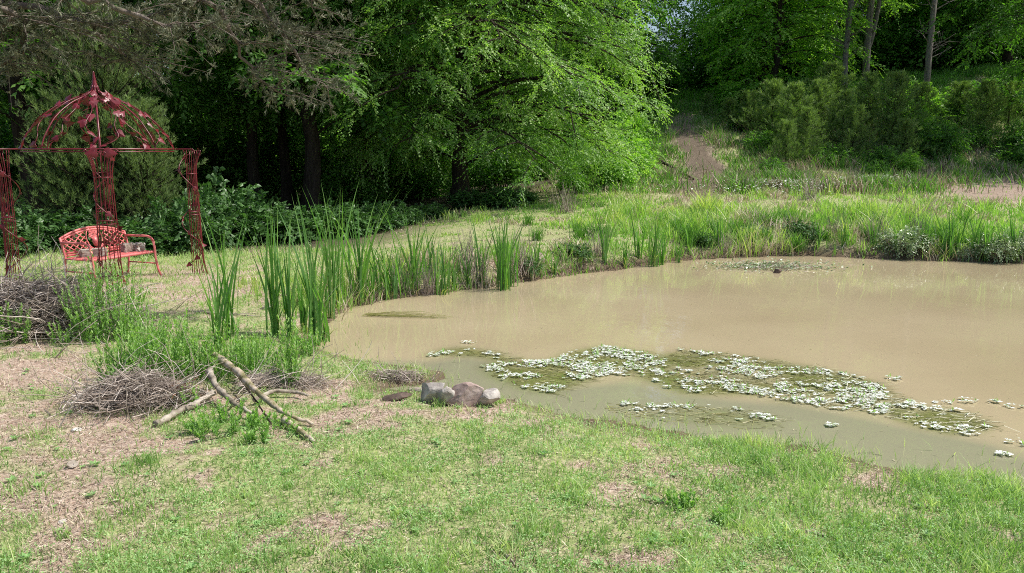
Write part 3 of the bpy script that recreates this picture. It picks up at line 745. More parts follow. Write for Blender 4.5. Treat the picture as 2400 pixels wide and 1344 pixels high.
# floating weed with pale leaves
pw = MB(); su = MB(); gp = MB()
def floaters(polys, n, thr, small=1.0):
    for q in polys:
        lo, hi = q.min(0), q.max(0)
        xx = lo[0] + (hi[0] - lo[0]) * RNG.random(n); yy = lo[1] + (hi[1] - lo[1]) * RNG.random(n)
        k = poly_in(q, xx, yy) & (RNG.random(n) < sst(thr, thr + .12, fbm(xx * 3.0, yy * 3.0, 101, 3) * .45 + vnoise(xx * 13, yy * 16, 103) * .30 + .25 * vnoise(xx * 5, yy * 7, 104))) & (sdist(xx, yy) < -.12)
        xx, yy = xx[k], yy[k]; m_ = len(xx)
        nl_ = 6
        az = (np.arange(nl_)[None] / nl_ * 2 * PI + RNG.random((m_, 1)) * 6 + RNG.normal(size=(m_, nl_)) * .2)
        dr = np.stack([np.cos(az), np.sin(az), RNG.random((m_, nl_)) * .22], -1).reshape(-1, 3)
        ps = np.repeat(np.stack([xx, yy, np.full(m_, ZW + .008) + .015 * RNG.random(m_)], -1), nl_, 0)
        up = np.stack([RNG.normal(size=len(ps)) * .25, RNG.normal(size=len(ps)) * .25, np.ones(len(ps))], -1)
        sz = np.repeat(.4 + 1.0 * RNG.random(m_) ** 1.5, nl_) * small
        leaves(pw, ps, dr, up, .024 * sz, .012 * sz, np.clip(np.repeat(.34 + .62 * RNG.random(m_), nl_) + RNG.normal(size=len(ps)) * .2, 0, 1), .1)
        c_ = RNG.random(m_) < .14
        leaves(gp, np.stack([xx, yy, np.full(m_, ZW + .01)], -1)[c_], np.stack([RNG.normal(size=c_.sum()) * .4, RNG.normal(size=c_.sum()) * .4, np.ones(c_.sum())], -1), rnd_dir(c_.sum()), .02 + .035 * RNG.random(c_.sum()), .012, .6 + .4 * RNG.random(c_.sum()))
floaters(MATW, 20000, .44)
floaters(MATL, 3200, .55, .8)
for (px, py, r_) in [(2095, 890, .1), (2350, 1068, .05), (2390, 955, .12), (2330, 945, .06), (2210, 945, .08), (2385, 1040, .1), (1100, 805, .1), (2270, 942, .1), (1950, 1000, .05), (1850, 920, .1)]:
    c = on_plane(px, py, ZW)
    floaters([np.array([c + r_ * np.array([math.cos(t), .7 * math.sin(t)]) for t in np.linspace(0, 6, 8)])], 22, .1)
tag(link('floating_water_weed', pw.mesh('floating_water_weed', M['pad'])), 'mat of pale floating leaves spread over the near part of the pond', 'water plants', kind='stuff')
tag(link('water_weed_shoots', gp.mesh('water_weed_shoots', M['weed'])), 'small green shoots standing up from the floating weed mat', 'water plants', kind='stuff')

# tangled stems of weed lying just at the surface
n = 1900; A_ = []; 
q = np.concatenate([MATW[0], MATL[0]]); lo, hi = q.min(0), q.max(0)
xx = lo[0] + (hi[0] - lo[0]) * RNG.random(n * 3); yy = lo[1] + (hi[1] - lo[1]) * RNG.random(n * 3)
k = (poly_in(MATW[0], xx, yy) | poly_in(MATL[0], xx, yy)) & (sdist(xx, yy) < -.1); xx, yy = xx[k], yy[k]; n = len(xx)
az = RNG.normal(size=n) * .5; ln = .05 + .16 * RNG.random(n)
A = np.stack([xx, yy, np.full(n, ZW + .002)], -1); B = A + np.stack([np.cos(az) * ln, np.sin(az) * ln, RNG.random(n) * .006], -1)
rods(su, A, B, .003, RNG.random(n), .08)
tag(link('submerged_weed_stems', su.mesh('submerged_weed_stems', M['submerged'])), 'olive brown weed stems trailing at the water surface under the pale leaves', 'water plants', kind='stuff')

# ------------------------------------------------------------------ gazebo
def gz_leaf(mb, p, d, n, s):
    """cut sheet-metal ivy leaf: pointed outline with lobes"""
    d = np.array(d, float); d /= np.linalg.norm(d); s_ = np.cross(d, n); s_ /= np.linalg.norm(s_) + 1e-9; nn = np.cross(s_, d)
    out = [(0, 0), (-.12, .42), (.25, .62), (.5, .38), (1.05, 0), (.5, -.38), (.25, -.62), (-.12, -.42)]
    V = [np.array(p) + d * (.3 * s) + nn * .05 * s] + [np.array(p) + (d * a + s_ * b * .8) * s - nn * (.12 * s * abs(b)) for a, b in out]
    T = [(0, i, i % 8 + 1) for i in range(1, 9)]
    mb.add(V, T, .5)

def ring_tube(mb, c, r, z, tr, n=48, a0=0, a1=2 * PI):
    t = np.linspace(a0, a1, n + 1)
    tube(mb, np.stack([c[0] + r * np.cos(t), c[1] + r * np.sin(t), np.full(n + 1, z)], -1), tr, 6, cap=False)

gz = empty('gazebo', 'dark red wrought metal gazebo with a domed top of leafy vines over the bench', 'gazebo', G(-6.17, 12.0))
RG = 1.27; ZR = 2.0; RD = 1.02
for a in (-PI / 2, 0, PI / 2, PI):
    a += .48                                            # square turned towards the camera
    cx, cy = RG * math.cos(a), RG * math.sin(a)
    lg = MB(); bars = 9
    zz = np.array([0, .08, .2, .4, .9, 1.3, 1.6, 1.78, 1.88, 1.95, 2.0])
    rz_ = np.array([.20, .175, .15, .135, .13, .12, .115, .125, .155, .18, .195])
    tz = np.linspace(0, 2.0, 26); tr = np.interp(tz, zz, rz_)
    for b in range(bars):
        ba = a + PI / 2 + (b / (bars - 1)) * PI * 1.1 - .05 * PI      # half-round cage open to the middle
        ba = a - PI * .55 + b / (bars - 1) * PI * 1.1
        p = np.stack([cx + tr * np.cos(ba) - .06 * math.cos(a), cy + tr * np.sin(ba) - .06 * math.sin(a), tz - .02], -1)
        tube(lg, p, .0065, 5)
    leg = link('leg', lg.mesh('gazebo_leg', M['red'], True), gz)
    bd = MB()
    for zb in (.98, 1.03, 1.62):
        bd = MB()
        r_ = np.interp(zb, zz, rz_); t = np.linspace(a - PI * .56, a + PI * .56, 14)
        tube(bd, np.stack([cx + (r_ + .004) * np.cos(t) - .06 * math.cos(a), cy + (r_ + .004) * np.sin(t) - .06 * math.sin(a), np.full(14, zb)], -1), .008, 5)
        link('band', bd.mesh('gazebo_band', M['red'], True), leg)
    vn = MB(); t = np.linspace(0, 1, 70); za = 1.97 - 1.85 * t
    rr = np.interp(za, zz, rz_) + .014; an = a + math.sin(a * 3) + t * 2 * PI * 2.2
    vp = np.stack([cx + rr * np.cos(an) - .06 * math.cos(a), cy + rr * np.sin(an) - .06 * math.sin(a), za], -1)
    tube(vn, vp, .007, 5)
    for q in (3, 12, 22, 31, 40, 47, 55, 63, 67):
        o_ = vp[q] - np.array([cx, cy, vp[q][2]]); o_ = o_ / (np.linalg.norm(o_) + 1e-6)
        gz_leaf(vn, vp[q], np.array([-o_[1], o_[0], -.9 + RNG.random()]) * (1 if q % 2 else -1) + o_ * .2, o_ + RNG.normal(size=3) * .2, .085)
    for s_ in (-1, 1):     # big leaves under the ring
        tv = np.array([-math.sin(a), math.cos(a), 0]) * s_
        gz_leaf(vn, np.array([cx, cy, 1.955]) + tv * .05 + np.array([math.cos(a), math.sin(a), 0]) * .12, tv + np.array([0, 0, -.12]), np.array([math.cos(a), math.sin(a), .1]), .15)
    link('vine', vn.mesh('gazebo_leg_vine', M['red'], True), leg)
    ar = MB()
    for s_ in (-.17, .17):
        tv = np.array([-math.sin(a), math.cos(a)]) * s_
        tube(ar, [(RD * .96 * math.cos(a) + tv[0] * .8, RD * .96 * math.sin(a) + tv[1] * .8, ZR), (cx + tv[0], cy + tv[1], ZR), (cx + tv[0] * 1.25 + .03 * math.cos(a), cy + tv[1] * 1.25 + .03 * math.sin(a), ZR - .03)], .010, 6)
    tube(ar, [(cx - math.sin(a) * s_, cy + math.cos(a) * s_, ZR) for s_ in (-.21, .21)], .010, 6)
    link('arm', ar.mesh('gazebo_arm', M['red'], True), gz)
rg = MB(); ring_tube(rg, (0, 0), RD, ZR, .013); ring_tube(rg, (0, 0), RD, ZR - .035, .008)
link('ring', rg.mesh('gazebo_ring', M['red'], True), gz)
dr_ = np.array([1.02, 1.00, .955, .885, .78, .63, .45, .28, .145, .06, .035]); dz_ = np.array([0, .07, .17, .27, .41, .54, .655, .73, .785, .84, .93])
q_ = np.linspace(0, 10, 30); dr_s = np.interp(q_, np.arange(11), dr_); dz_s = np.interp(q_, np.arange(11), dz_)
for k in range(8):
    a = .48 - PI / 2 + k * PI / 4
    rb = MB()
    tube(rb, np.stack([dr_s * math.cos(a), dr_s * math.sin(a), ZR + dz_s], -1), .0095 if k % 2 else .013, 6)
    rib = link('rib', rb.mesh('gazebo_rib', M['red'], True), gz)
    vn = MB(); L = MB()
    for sd in (-1, 1):
        t = np.linspace(0, 1, 24); qi = 9 - 8.7 * t
        rr = np.interp(qi, np.arange(11), dr_); z_ = np.interp(qi, np.arange(11), dz_)
        an = a + sd * .33 * np.sin(t * PI * .95) * (.7 + .3 * math.sin(k * 2 + sd)) + .05 * np.sin(t * 17 + k)
        vp = np.stack([rr * np.cos(an), rr * np.sin(an), ZR + z_ + .012], -1)
        tube(vn, vp, .006, 5)
        for j in (4, 7, 9, 12, 14, 17, 19, 22):
            if (j + k + sd) % 5 == 0: continue
            o_ = np.array([math.cos(an[j]) * .7, math.sin(an[j]) * .7, .6]); tv = np.array([-math.sin(an[j]), math.cos(an[j]), 0])
            q2 = RNG.random() * 6.28; dn_ = np.array([math.cos(an[j]) * .6, math.sin(an[j]) * .6, -.8])
            gz_leaf(L, vp[j], tv * math.cos(q2) + dn_ * math.sin(q2), o_ + RNG.normal(size=3) * .35, .085 + .055 * RNG.random())
    vi = link('vine', vn.mesh('gazebo_dome_vine', M['red'], True), rib)
    link('leaves', L.mesh('gazebo_dome_leaves', M['red'], False), rib)
fn = MB()
zf = np.array([2.84, 2.9, 2.93, 2.96, 2.99, 3.02, 3.05, 3.08, 3.10, 3.13, 3.16, 3.19, 3.21, 3.235, 3.25])
rf = np.array([.03, .045, .05, .036, .042, .028, .034, .022, .028, .018, .022, .013, .018, .01, .002])
tube(fn, np.stack([0 * zf, 0 * zf, (zf - 2.84) * .72 + 2.84], -1), rf, 10)
link('finial', fn.mesh('gazebo_finial', M['red'], True), gz)

# ------------------------------------------------------------------ bench
bc = P(255, 656)
bench = empty('garden_bench', 'coral red metal garden bench with lattice back standing inside the gazebo', 'bench', G(-6.22, 12.12), math.radians(68))
W2 = .58
def tb(name, paths, r, parent=bench, sides=7, mat='coral'):
    m = MB()
    for p in paths: tube(m, p, r, sides)
    return link(name, m.mesh('bench_' + name, M[mat], True), parent)
def back_pt(x, h):      # lean of the back
    return (x, .24 + (h - .40) * .26, h)
def top_h(x): return .81 - .12 * (x / W2) ** 2
tt = np.linspace(-W2, W2, 17)
bk = tb('backrest', [[back_pt(x, top_h(x)) for x in tt], [back_pt(x, top_h(x) - .035) for x in tt], [back_pt(-W2, .43), back_pt(W2, .43)], [back_pt(-W2, .465), back_pt(W2, .465)]], .016)
lats = {-1: MB(), 1: MB()}
for s_ in (1, -1):
    for c in np.arange(-1.5, 1.6, .105):
        seg = []
        for u in np.linspace(0, 1, 60):
            h = .45 + u * .40; x_ = c + s_ * (h - .45) * 1.25
            if abs(x_) < W2 and h < top_h(x_) - .02 and abs(x_) > .10 + .06 * math.sin((h - .45) / .45 * PI): seg.append(back_pt(x_, h))
            elif len(seg) > 1: tube(lats[1 if seg[0][0] + seg[-1][0] > 0 else -1], np.array(seg)[[0, -1]] + np.array([0, s_ * .003, 0]), .0105, 4); seg = []
            else: seg = []
        if len(seg) > 1: tube(lats[1 if seg[0][0] + seg[-1][0] > 0 else -1], np.array(seg)[[0, -1]] + np.array([0, s_ * .003, 0]), .0105, 4)
for sd_ in (-1, 1): link('lattice', lats[sd_].mesh('bench_lattice', M['coral'], True), bk)
orn = MB()
th = np.linspace(0, 2 * PI, 30)
tube(orn, [back_pt(.14 * math.cos(t), .64 + .17 * math.sin(t)) for t in th], .009, 5, cap=False)
for (ox, oh, r_) in [(0, .70, .035), (-.045, .73, .026), (.045, .74, .026), (-.03, .66, .024), (.04, .65, .026), (0, .765, .022), (-.07, .68, .02), (.075, .69, .02), (0, .61, .022)]:
    for rr in (r_, r_ * .5):
        tube(orn, [back_pt(ox + rr * math.cos(t), oh + rr * math.sin(t)) for t in np.linspace(0, 2 * PI, 11)], .009, 4, cap=False)
tube(orn, [back_pt(0, .66), back_pt(.0, .6), back_pt(.0, .52)], [.03, .045, .025], 6)
for s_ in (-1, 1): tube(orn, [back_pt(0, .5), back_pt(.07 * s_, .47), back_pt(.12 * s_, .52), back_pt(.13 * s_, .6)], .009, 5)
link('ornament', orn.mesh('bench_ornament', M['coral'], True), bk)
st = MB()
for yy in np.linspace(-.24, .22, 8):
    x0, x1 = -W2 + .01, W2 - .01
    V = []
    for xx in (x0, x1):
        for (dy, dz) in ((-.022, -.008), (.022, -.008), (.022, .006), (-.022, .006)): V.append((xx, yy + dy, .40 + dz + .015 * math.cos(yy * 6) - .015))
    T = [(0, 1, 5), (0, 5, 4), (1, 2, 6), (1, 6, 5), (2, 3, 7), (2, 7, 6), (3, 0, 4), (3, 4, 7), (0, 3, 2), (0, 2, 1), (4, 5, 6), (4, 6, 7)]
    st.add(V, T, .5)
tube(st, [(-W2, -.27, .385), (W2, -.27, .385)], .022, 8); tube(st, [(-W2, .26, .385), (W2, .26, .385)], .014, 8)
link('seat', st.mesh('bench_seat', M['coral'], False), bench)
for s_ in (-1, 1):
    x_ = s_ * W2
    tb('leg', [[back_pt(x_, top_h(x_) + .01), back_pt(x_, .6), back_pt(x_, .42), (x_, .27, .2), (x_, .31, 0.0)]], .018)
    tb('leg', [[(x_, -.29, .56), (x_, -.31, .45), (x_, -.315, .3), (x_, -.35, .12), (x_, -.40, 0.0)]], .018)
    tb('armrest', [[(x_, .30, .63), (x_, .12, .63), (x_, -.08, .635), (x_, -.19, .63), (x_, -.255, .605), (x_, -.29, .56)]], .019)
    tb('side_rail', [[(x_, .27, .385), (x_, -.31, .385)], [(x_, .28, .20), (x_, -.32, .20)]], .011)

def box_mb(sx, sy, sz, jit=.004, holes=False):
    import bmesh
    bm = bmesh.new(); bmesh.ops.create_cube(bm, size=1)
    bmesh.ops.scale(bm, vec=(sx, sy, sz), verts=bm.verts)
    bmesh.ops.bevel(bm, geom=bm.edges[:], offset=min(sx, sy, sz) * .08, segments=2, affect='EDGES')
    bmesh.ops.subdivide_edges(bm, edges=[e for e in bm.edges if e.calc_length() > min(sx, sy, sz) * .5], cuts=3, use_grid_fill=True)
    for v in bm.verts: v.co += Vector(RNG.normal(size=3) * jit)
    bmesh.ops.triangulate(bm, faces=bm.faces[:])
    V = [tuple(v.co) for v in bm.verts]; bm.verts.index_update(); T = [[v.index for v in f.verts] for f in bm.faces]; bm.free()
    return MB().add(V, T, .5)
def bench_pt(lx, ly, lz):
    a = math.radians(68); b = bench.location
    return (b.x + lx * math.cos(a) - ly * math.sin(a), b.y + lx * math.sin(a) + ly * math.cos(a), b.z + lz)
o = link('block', box_mb(.36, .19, .115).mesh('block_a', M['block'])); o.location = bench_pt(-.27, .03, .395 + .062); o.rotation_euler = (0, 0, math.radians(40))
tag(o, 'long weathered stone block lying at the left end of the red bench seat', 'stone block')
o = link('block', box_mb(.13, .15, .14).mesh('block_b', M['block'])); o.location = bench_pt(.30, -.02, .395 + .074); o.rotation_euler = (0, 0, math.radians(50))
tag(o, 'upright tan stone block on the bench seat beside the broken pale block', 'stone block')
o = link('block', box_mb(.19, .15, .12, .012).mesh('block_c', M['rock'])); o.location = bench_pt(.48, -.05, .395 + .066); o.rotation_euler = (.05, .1, math.radians(75))
tag(o, 'broken pale block resting against the right armrest of the red bench', 'stone block')

# ------------------------------------------------------------------ rocks
def rock_mesh(name, sx, sy, sz, seed, mat, cuts=9, rough=.05, round_=.35):
    import bmesh
    rg_ = np.random.default_rng(seed)
    bm = bmesh.new(); bmesh.ops.create_icosphere(bm, subdivisions=4, radius=1)
    V = np.array([v.co[:] for v in bm.verts]); bm.verts.index_update(); T = [[v.index for v in f.verts] for f in bm.faces]; bm.free()
    N = norm(rg_.normal(size=(cuts, 3))); dd = round_ + .45 * rg_.random(cuts)
    for n_, d_ in zip(N, dd):
        s = V @ n_ - d_
        V = V - np.outer(np.maximum(s, 0) * .93, n_)
    r = (fbm(V[:, 0] * 4 + seed, V[:, 1] * 4 + V[:, 2] * 3, seed, 4) - .5)
    V = V * (1 + r[:, None] * rough * 3)
    V = V * np.array([sx, sy, sz])
    return MB().add(V, T, .5).mesh(name, M[mat], False)
def rock(px, py, sx, sy, sz, seed, mat, label, rot=(0, 0, 0), dz=.5, name='rock', group=None, cuts=9, round_=.35):
    o = link(name, rock_mesh('rock_%d' % seed, sx, sy, sz, seed, mat, cuts, .05, round_))
    p = P(px, py); o.location = (p.x, p.y, p.z + sz * dz); o.rotation_euler = rot
    return tag(o, label, 'rock', group)
rock(1013, 948, .10, .12, .15, 3, 'rock', 'upright grey pointed rock at the left end of the rock row by the water', (.1, .45, .9), .75, cuts=14)
rock(1044, 951, .09, .09, .115, 11, 'rock', 'small triangular grey rock wedged between the upright rock and the mauve boulder', (.2, -.3, .9), .65, cuts=14)
rock(1093, 951, .165, .12, .11, 21, 'rockred', 'largest mauve brown rounded boulder in the rock row by the water', (0, -.14, .15), .75, cuts=8, round_=.45)
rock(1140, 953, .12, .11, .10, 31, 'rock', 'pale slanted rock at the right end of the rock row by the water', (.1, -.5, .3), .6, cuts=14)
rock(930, 938, .17, .09, .05, 41, 'rockdark', 'flat dark stone slab lying left of the rock row at the water edge', (0, 0, .05), .5, cuts=14)
rock(985, 918, .14, .06, .02, 45, 'block', 'thin flat tan stone behind the upright grey rock', (0, 0, .0), .5, cuts=14)
rock(1820, 641, .10, .06, .06, 51, 'rockdark', 'dark rock poking out of the water near the far bank', (0, 0, .2), .3)
rock(1268, 612, .17, .14, .12, 61, 'rockred', 'pinkish boulder half hidden in the grass of the far bank', (0, 0, .2), .5)
rock(180, 1012, .035, .03, .02, 71, 'rockpale', 'small white stone on bare soil below the twig pile', (0, 0, .2), .4)
rock(170, 1097, .05, .035, .035, 72, 'block', 'tan lump of stone in the bare soil at lower left', (0, 0, .6), .4)
rock(146, 1226, .022, .018, .014, 73, 'rockpale', 'little cream pebble in the bare ground at the bottom left', (0, 0, .2), .4)
rock(626, 726, .09, .07, .05, 74, 'rockpale', 'pale stone in the dry grass beside the cattails', (0, 0, .2), .4)
rock(862, 1137, .02, .014, .009, 75, 'rockpale', 'tiny white stone lying in the middle of the lawn', (0, 0, .2), .5)
rock(1335, 1124, .022, .014, .008, 76, 'rockpale', 'small pale flat stone in the lawn below the shore', (0, 0, .2), .5)

# ------------------------------------------------------------------ driftwood
def log(pts, r0, r1, mat, label, branches=(), name='driftwood_branch', cat='branch', lift=0.0, group=None):
    """pts: list of (px,py,height above ground)"""
    W = np.array([P(a, b, c) for a, b, c in pts]); base = W[0].copy(); W = W - base
    t = np.linspace(0, len(W) - 1, max(10, 6 * len(W)))
    def sp(W_, t):
        return np.stack([np.interp(t, np.arange(len(W_)), W_[:, k]) for k in range(3)], -1)
    Pth = sp(W, t)
    for _ in range(3): Pth[1:-1] = (Pth[:-2] + Pth[1:-1] * 2 + Pth[2:]) / 4
    Pth[1:-1] += RNG.normal(size=(len(t) - 2, 3)) * r0 * .10
    m = MB(); tube(m, Pth, np.linspace(r0, r1, len(t)) * (1 + .12 * RNG.normal(size=len(t))), 9, jit=.14)
    for br in branches:
        Wb = np.array([P(a, b, c) for a, b, c in br[0]]) - base
        tube(m, sp(Wb, np.linspace(0, len(Wb) - 1, 8)) + RNG.normal(size=(8, 3)) * .003, np.linspace(br[1], br[1] * .4, 8), 7, jit=.1)
    o = link(name, m.mesh(name, M[mat], True)); o.location = base
    return tag(o, label, cat, group)
log([(498, 868, .17), (560, 925, .19), (618, 975, .15), (672, 995, .07), (734, 1002, .02)], .036, .012, 'mosslog', 'thickest mossy driftwood pole slanting down to the right across the branch heap')
log([(494, 915, .16), (508, 942, .13), (545, 972, .10), (590, 985, .05)], .028, .014, 'log', 'curved grey driftwood branch lying left of the mossy pole', [([(545, 965, .06), (560, 950, .05), (575, 948, .03)], .012)])
log([(366, 1003, .02), (408, 985, .04), (444, 965, .04)], .026, .024, 'log', 'short pale broken branch at the lower left of the branch heap')
log([(436, 972, .04), (478, 953, .06), (502, 944, .09)], .027, .022, 'log', 'knotty grey branch end between the pale broken branch and the curved one')
log([(668, 1000, .05), (702, 1020, .035), (736, 1040, .015)], .028, .012, 'mosslog', 'stubby lichen covered branch pointing to the lower right under the mossy pole tip')
log([(596, 952, .05), (640, 934, .06), (690, 932, .05), (722, 938, .04)], .020, .012, 'log', 'thin bleached branch lying level behind the mossy pole')
log([(553, 905, .13), (585, 945, .10), (615, 985, .08), (640, 1010, .03)], .008, .006, 'bark', 'thin dark stick crossing over the mossy pole')
log([(1890, 1250, .006), (1920, 1256, .006), (1945, 1262, .004)], .008, .005, 'log', 'single pale twig lying in the lawn at lower right', name='twig', cat='twig')
log([(1180, 1298, .006), (1200, 1318, .008), (1212, 1335, .004)], .006, .003, 'log', 'short brown twig in the lawn at the bottom edge', name='twig', cat='twig')
log([(2330, 1248, .006), (2300, 1250, .006), (2270, 1246, .004)], .004, .003, 'log', 'thin stick in the grass at the lower right corner', name='twig', cat='twig')
log([(1548, 385, .10), (1580, 405, .14), (1625, 424, .05)], .06, .03, 'bark', 'fallen dark branch beside the foot of the trail', name='fallen_branch')
log([(480, 737, .02), (560, 741, .015), (610, 745, .01)], .012, .006, 'log', 'flat bundle of dead cattail stalks on the dry ground', name='dead_stalk', cat='dead stalk')
log([(440, 733, .02), (520, 738, .015), (600, 738, .01)], .008, .004, 'log', 'upper thin dead stalk lying above the flat cattail stalks', name='dead_stalk', cat='dead stalk')

def brush(px, py, rx, ry, h, n, label, mat='twig', az0=0, spread=1.6, r=.004, L=.35):
    b = P(px, py); m = MB()
    u = RNG.normal(size=(n, 2)) * .45; c = np.stack([u[:, 0] * rx, u[:, 1] * ry], -1)
    hh = h * np.exp(-(u ** 2).sum(1) * 1.1)
    c3 = np.stack([c[:, 0], c[:, 1], hh * RNG.random(n) ** .7 + .01], -1)
    c3[:, 2] += H(b.x + c[:, 0], b.y + c[:, 1]) - b.z
    az = az0 + RNG.normal(size=n) * spread; ln = L * (.4 + .9 * RNG.random(n)); el = RNG.normal(size=n) * .22 + .05
    d = np.stack([np.cos(az) * np.cos(el), np.sin(az) * np.cos(el), np.sin(el)], -1) * ln[:, None]
    rods(m, c3 - d / 2, c3 + d / 2, r * (.45 + 1.3 * RNG.random(n) ** 2.5), RNG.random(n), .10, 3, 3)
    q = n // 9; el2 = np.abs(RNG.normal(size=q)) * .5 + .1; a2 = RNG.random(q) * 6.28
    d2 = np.stack([np.cos(a2) * np.cos(el2), np.sin(a2) * np.cos(el2), np.sin(el2)], -1) * (L * (.6 + 1.3 * RNG.random(q)))[:, None]
    u2 = RNG.normal(size=(q, 2)) * .62; c4 = np.stack([u2[:, 0] * rx, u2[:, 1] * ry, h * .5 * np.exp(-(u2 ** 2).sum(1)) + H(b.x + u2[:, 0] * rx, b.y + u2[:, 1] * ry) - b.z], -1)
    rods(m, c4, c4 + d2, r * (.7 + 1.2 * RNG.random(q)), .4 + .6 * RNG.random(q), .12, 4, 4)
    o = link('brush_pile', m.mesh('brush_pile', M[mat])); o.location = b
    return tag(o, label, 'brush pile')
brush(75, 775, .95, .60, .55, 3200, 'large grey heap of dead twigs at the left edge below the gazebo', L=.55, r=.0045)
brush(325, 950, .42, .27, .24, 1500, 'low brown pile of dead twigs beside the driftwood branches', L=.34, r=.003)
brush(612, 912, .16, .18, .12, 320, 'small upright bundle of fine grey stalks behind the mossy pole', az0=.9, spread=.35, r=.0025, L=.3)
brush(700, 905, .30, .2, .06, 380, 'thin flat scatter of grey twigs right of the driftwood heap', r=.0025, L=.3)
brush(412, 940, .12, .09, .13, 320, 'rusty brown clump of dead needles against the twig pile', mat='rust', r=.003, L=.14)
brush(930, 888, .26, .12, .04, 420, 'low mat of dead stalks on the grassy spit in the water', r=.0025, L=.16)

# ------------------------------------------------------------------ cattails
def cattail(h, n, spread, name, stalk=True):
    m = MB(); c = RNG.normal(size=(n, 2)) * (.008 + .0012 * n) * (.5 + spread)
    base = np.stack([c[:, 0], c[:, 1], np.full(n, -.03)], -1)
    hh = h * (.62 + .42 * RNG.random(n)); hh[0] = h
    az = RNG.random(n) * 2 * PI
    le = (.05 + .34 * RNG.random(n) ** 1.2) * spread
    lean = np.stack([np.cos(az), np.sin(az)], -1) * (hh * le)[:, None]
    blades(m, base, hh, .018 + .010 * RNG.random(n), lean, np.clip(.2 + .55 * RNG.random(n), 0, 1), 8, az=RNG.random(n) * PI, tipdroop=0.02, vtip=.15)
    k = max(1, n // 9)      # a few bent leaves
    az = RNG.random(k) * 2 * PI
    blades(m, base[:k], hh[:k] * .62, np.full(k, .015), np.stack([np.cos(az), np.sin(az)], -1) * (h * .33), .5, 8, tipdroop=.35)
    k = max(3, n // 2); az = RNG.random(k) * 2 * PI; bb = RNG.normal(size=(k, 3)) * .03; bb[:, 2] = 0
    blades(m, bb, h * .45 * RNG.random(k) ** 1.5 + .08, np.full(k, .013), np.stack([np.cos(az), np.sin(az)], -1) * (.08 + .16 * RNG.random((k, 1))), .97, 4, tipdroop=.4)
    if stalk:
        tube(m, [(0, 0, -.05), (0, 0, h * .12), (.004, 0, h * .3)], [.014, .012, .006], 6, a=.3)
    return [('cattail_clump', m.mesh(name, M['cattail']))]
CATS = [(510, 820, 590, 12, .9, 'nearest cattail clump, short and fan shaped, standing alone at left beside the driftwood'),
        (537, 793, 478, 12, 1.0, 'tall narrow cattail clump just behind the fan shaped one at left'),
        (649, 786, 492, 16, .8, 'tall dense cattail clump at the left end of the main cattail row'),
        (679, 792, 520, 13, .9, 'slimmer cattail clump second from the left of the main row'),
        (716, 782, 600, 10, .8, 'short cattail clump low between two tall ones of the main row'),
        (738, 808, 470, 15, 1.0, 'tallest near cattail clump rooted at the left tip of the water'),
        (761, 800, 640, 9, 1.5, 'small splayed cattail clump at the water tip right of the tallest one'),
        (790, 722, 452, 18, .9, 'tall cattail clump behind the water tip'),
        (776, 745, 520, 12, 1.1, 'medium cattail clump between the tallest near one and the row behind'),
        (843, 711, 458, 22, 1.2, 'wide cattail clump where the left bank meets the water'),
        (905, 702, 520, 16, 1.6, 'loose cattail clump with bent leaves leaning to both sides'),
        (922, 699, 560, 9, 1.3, 'thin cattail clump close beside the loose bent one'),
        (970, 691, 482, 18, 1.3, 'cattail clump with high leaves in the middle of the left bank'),
        (1036, 692, 548, 11, 1.4, 'sparse cattail clump standing in dead stalks on the left bank'),
        (1097, 668, 570, 7, .8, 'small cattail clump between dead stalks and the broad clump'),
        (1178, 680, 490, 26, 1.0, 'broadest bright cattail clump standing in the water at the bank'),
        (1196, 672, 505, 14, 1.1, 'cattail clump attached to the right side of the broadest clump'),
        (1465, 628, 545, 12, .9, 'cattail clump left of the tallest one on the middle of the far bank'),
        (1532, 625, 474, 15, 1.1, 'tallest cattail clump on the middle of the far bank'),
        (1552, 621, 530, 11, 1.0, 'shorter cattail clump leaning right beside the tallest of the far bank'),
        (1592, 616, 560, 7, .8, 'low thin cattail clump at the right of the middle far bank group'),
        (2225, 607, 478, 13, 1.0, 'tall cattail clump at the left of the right hand far bank group'),
        (2205, 605, 530, 9, .9, 'short cattail clump touching the bramble at the far right bank'),
        (2280, 612, 490, 11, 1.0, 'slim cattail clump in the centre of the right hand far bank group'),
        (2308, 612, 486, 12, 1.1, 'full cattail clump just right of centre in the right hand far bank group'),
        (2352, 610, 520, 10, 1.0, 'cattail clump nearest the right edge of the picture')]
for i, (px, py, top, n, spd, lab) in enumerate(CATS):
    p = P(px, py); Y = p.y * cp - (p.z - CAMZ) * sp
    h = (py - top) * Y / F * 1.12
    me = cattail(h, max(7, int(n * 1.15)), spd, 'cattail_%d' % i)
    inst('cattail_clump', me, p, 0, 1, lab, 'cattails', 'cattail clumps along the water')

CATS2 = [cattail(.95, 9, .9, 'reed_a'), cattail(.8, 7, 1.2, 'reed_b'), cattail(1.15, 11, .9, 'reed_c')]
for k, px in enumerate([870, 945, 995, 1015, 1060, 1130, 1255, 1300, 1420, 1500, 1620, 1690, 1770, 1930, 1990, 2060, 2110, 2180, 2250, 2330, 2385]):
    Yw = np.linspace(9, 19, 500); xw = col_at(px, Yw); dd_ = sdist(xw, Yw); kk = np.where((dd_[1:] > 0) & (dd_[:-1] <= 0))[0]
    kk = kk[-1] if len(kk) else 300
    b0 = G(xw[kk], Yw[kk] + .05 + .25 * RNG.random())
    inst('reed_clump', CATS2[k % 3], b0, RNG.random() * 6, .7 + .45 * RNG.random(), 'slim green reed clump standing in the grass along the far waterline', 'reeds', 'slim reeds along the far waterline')

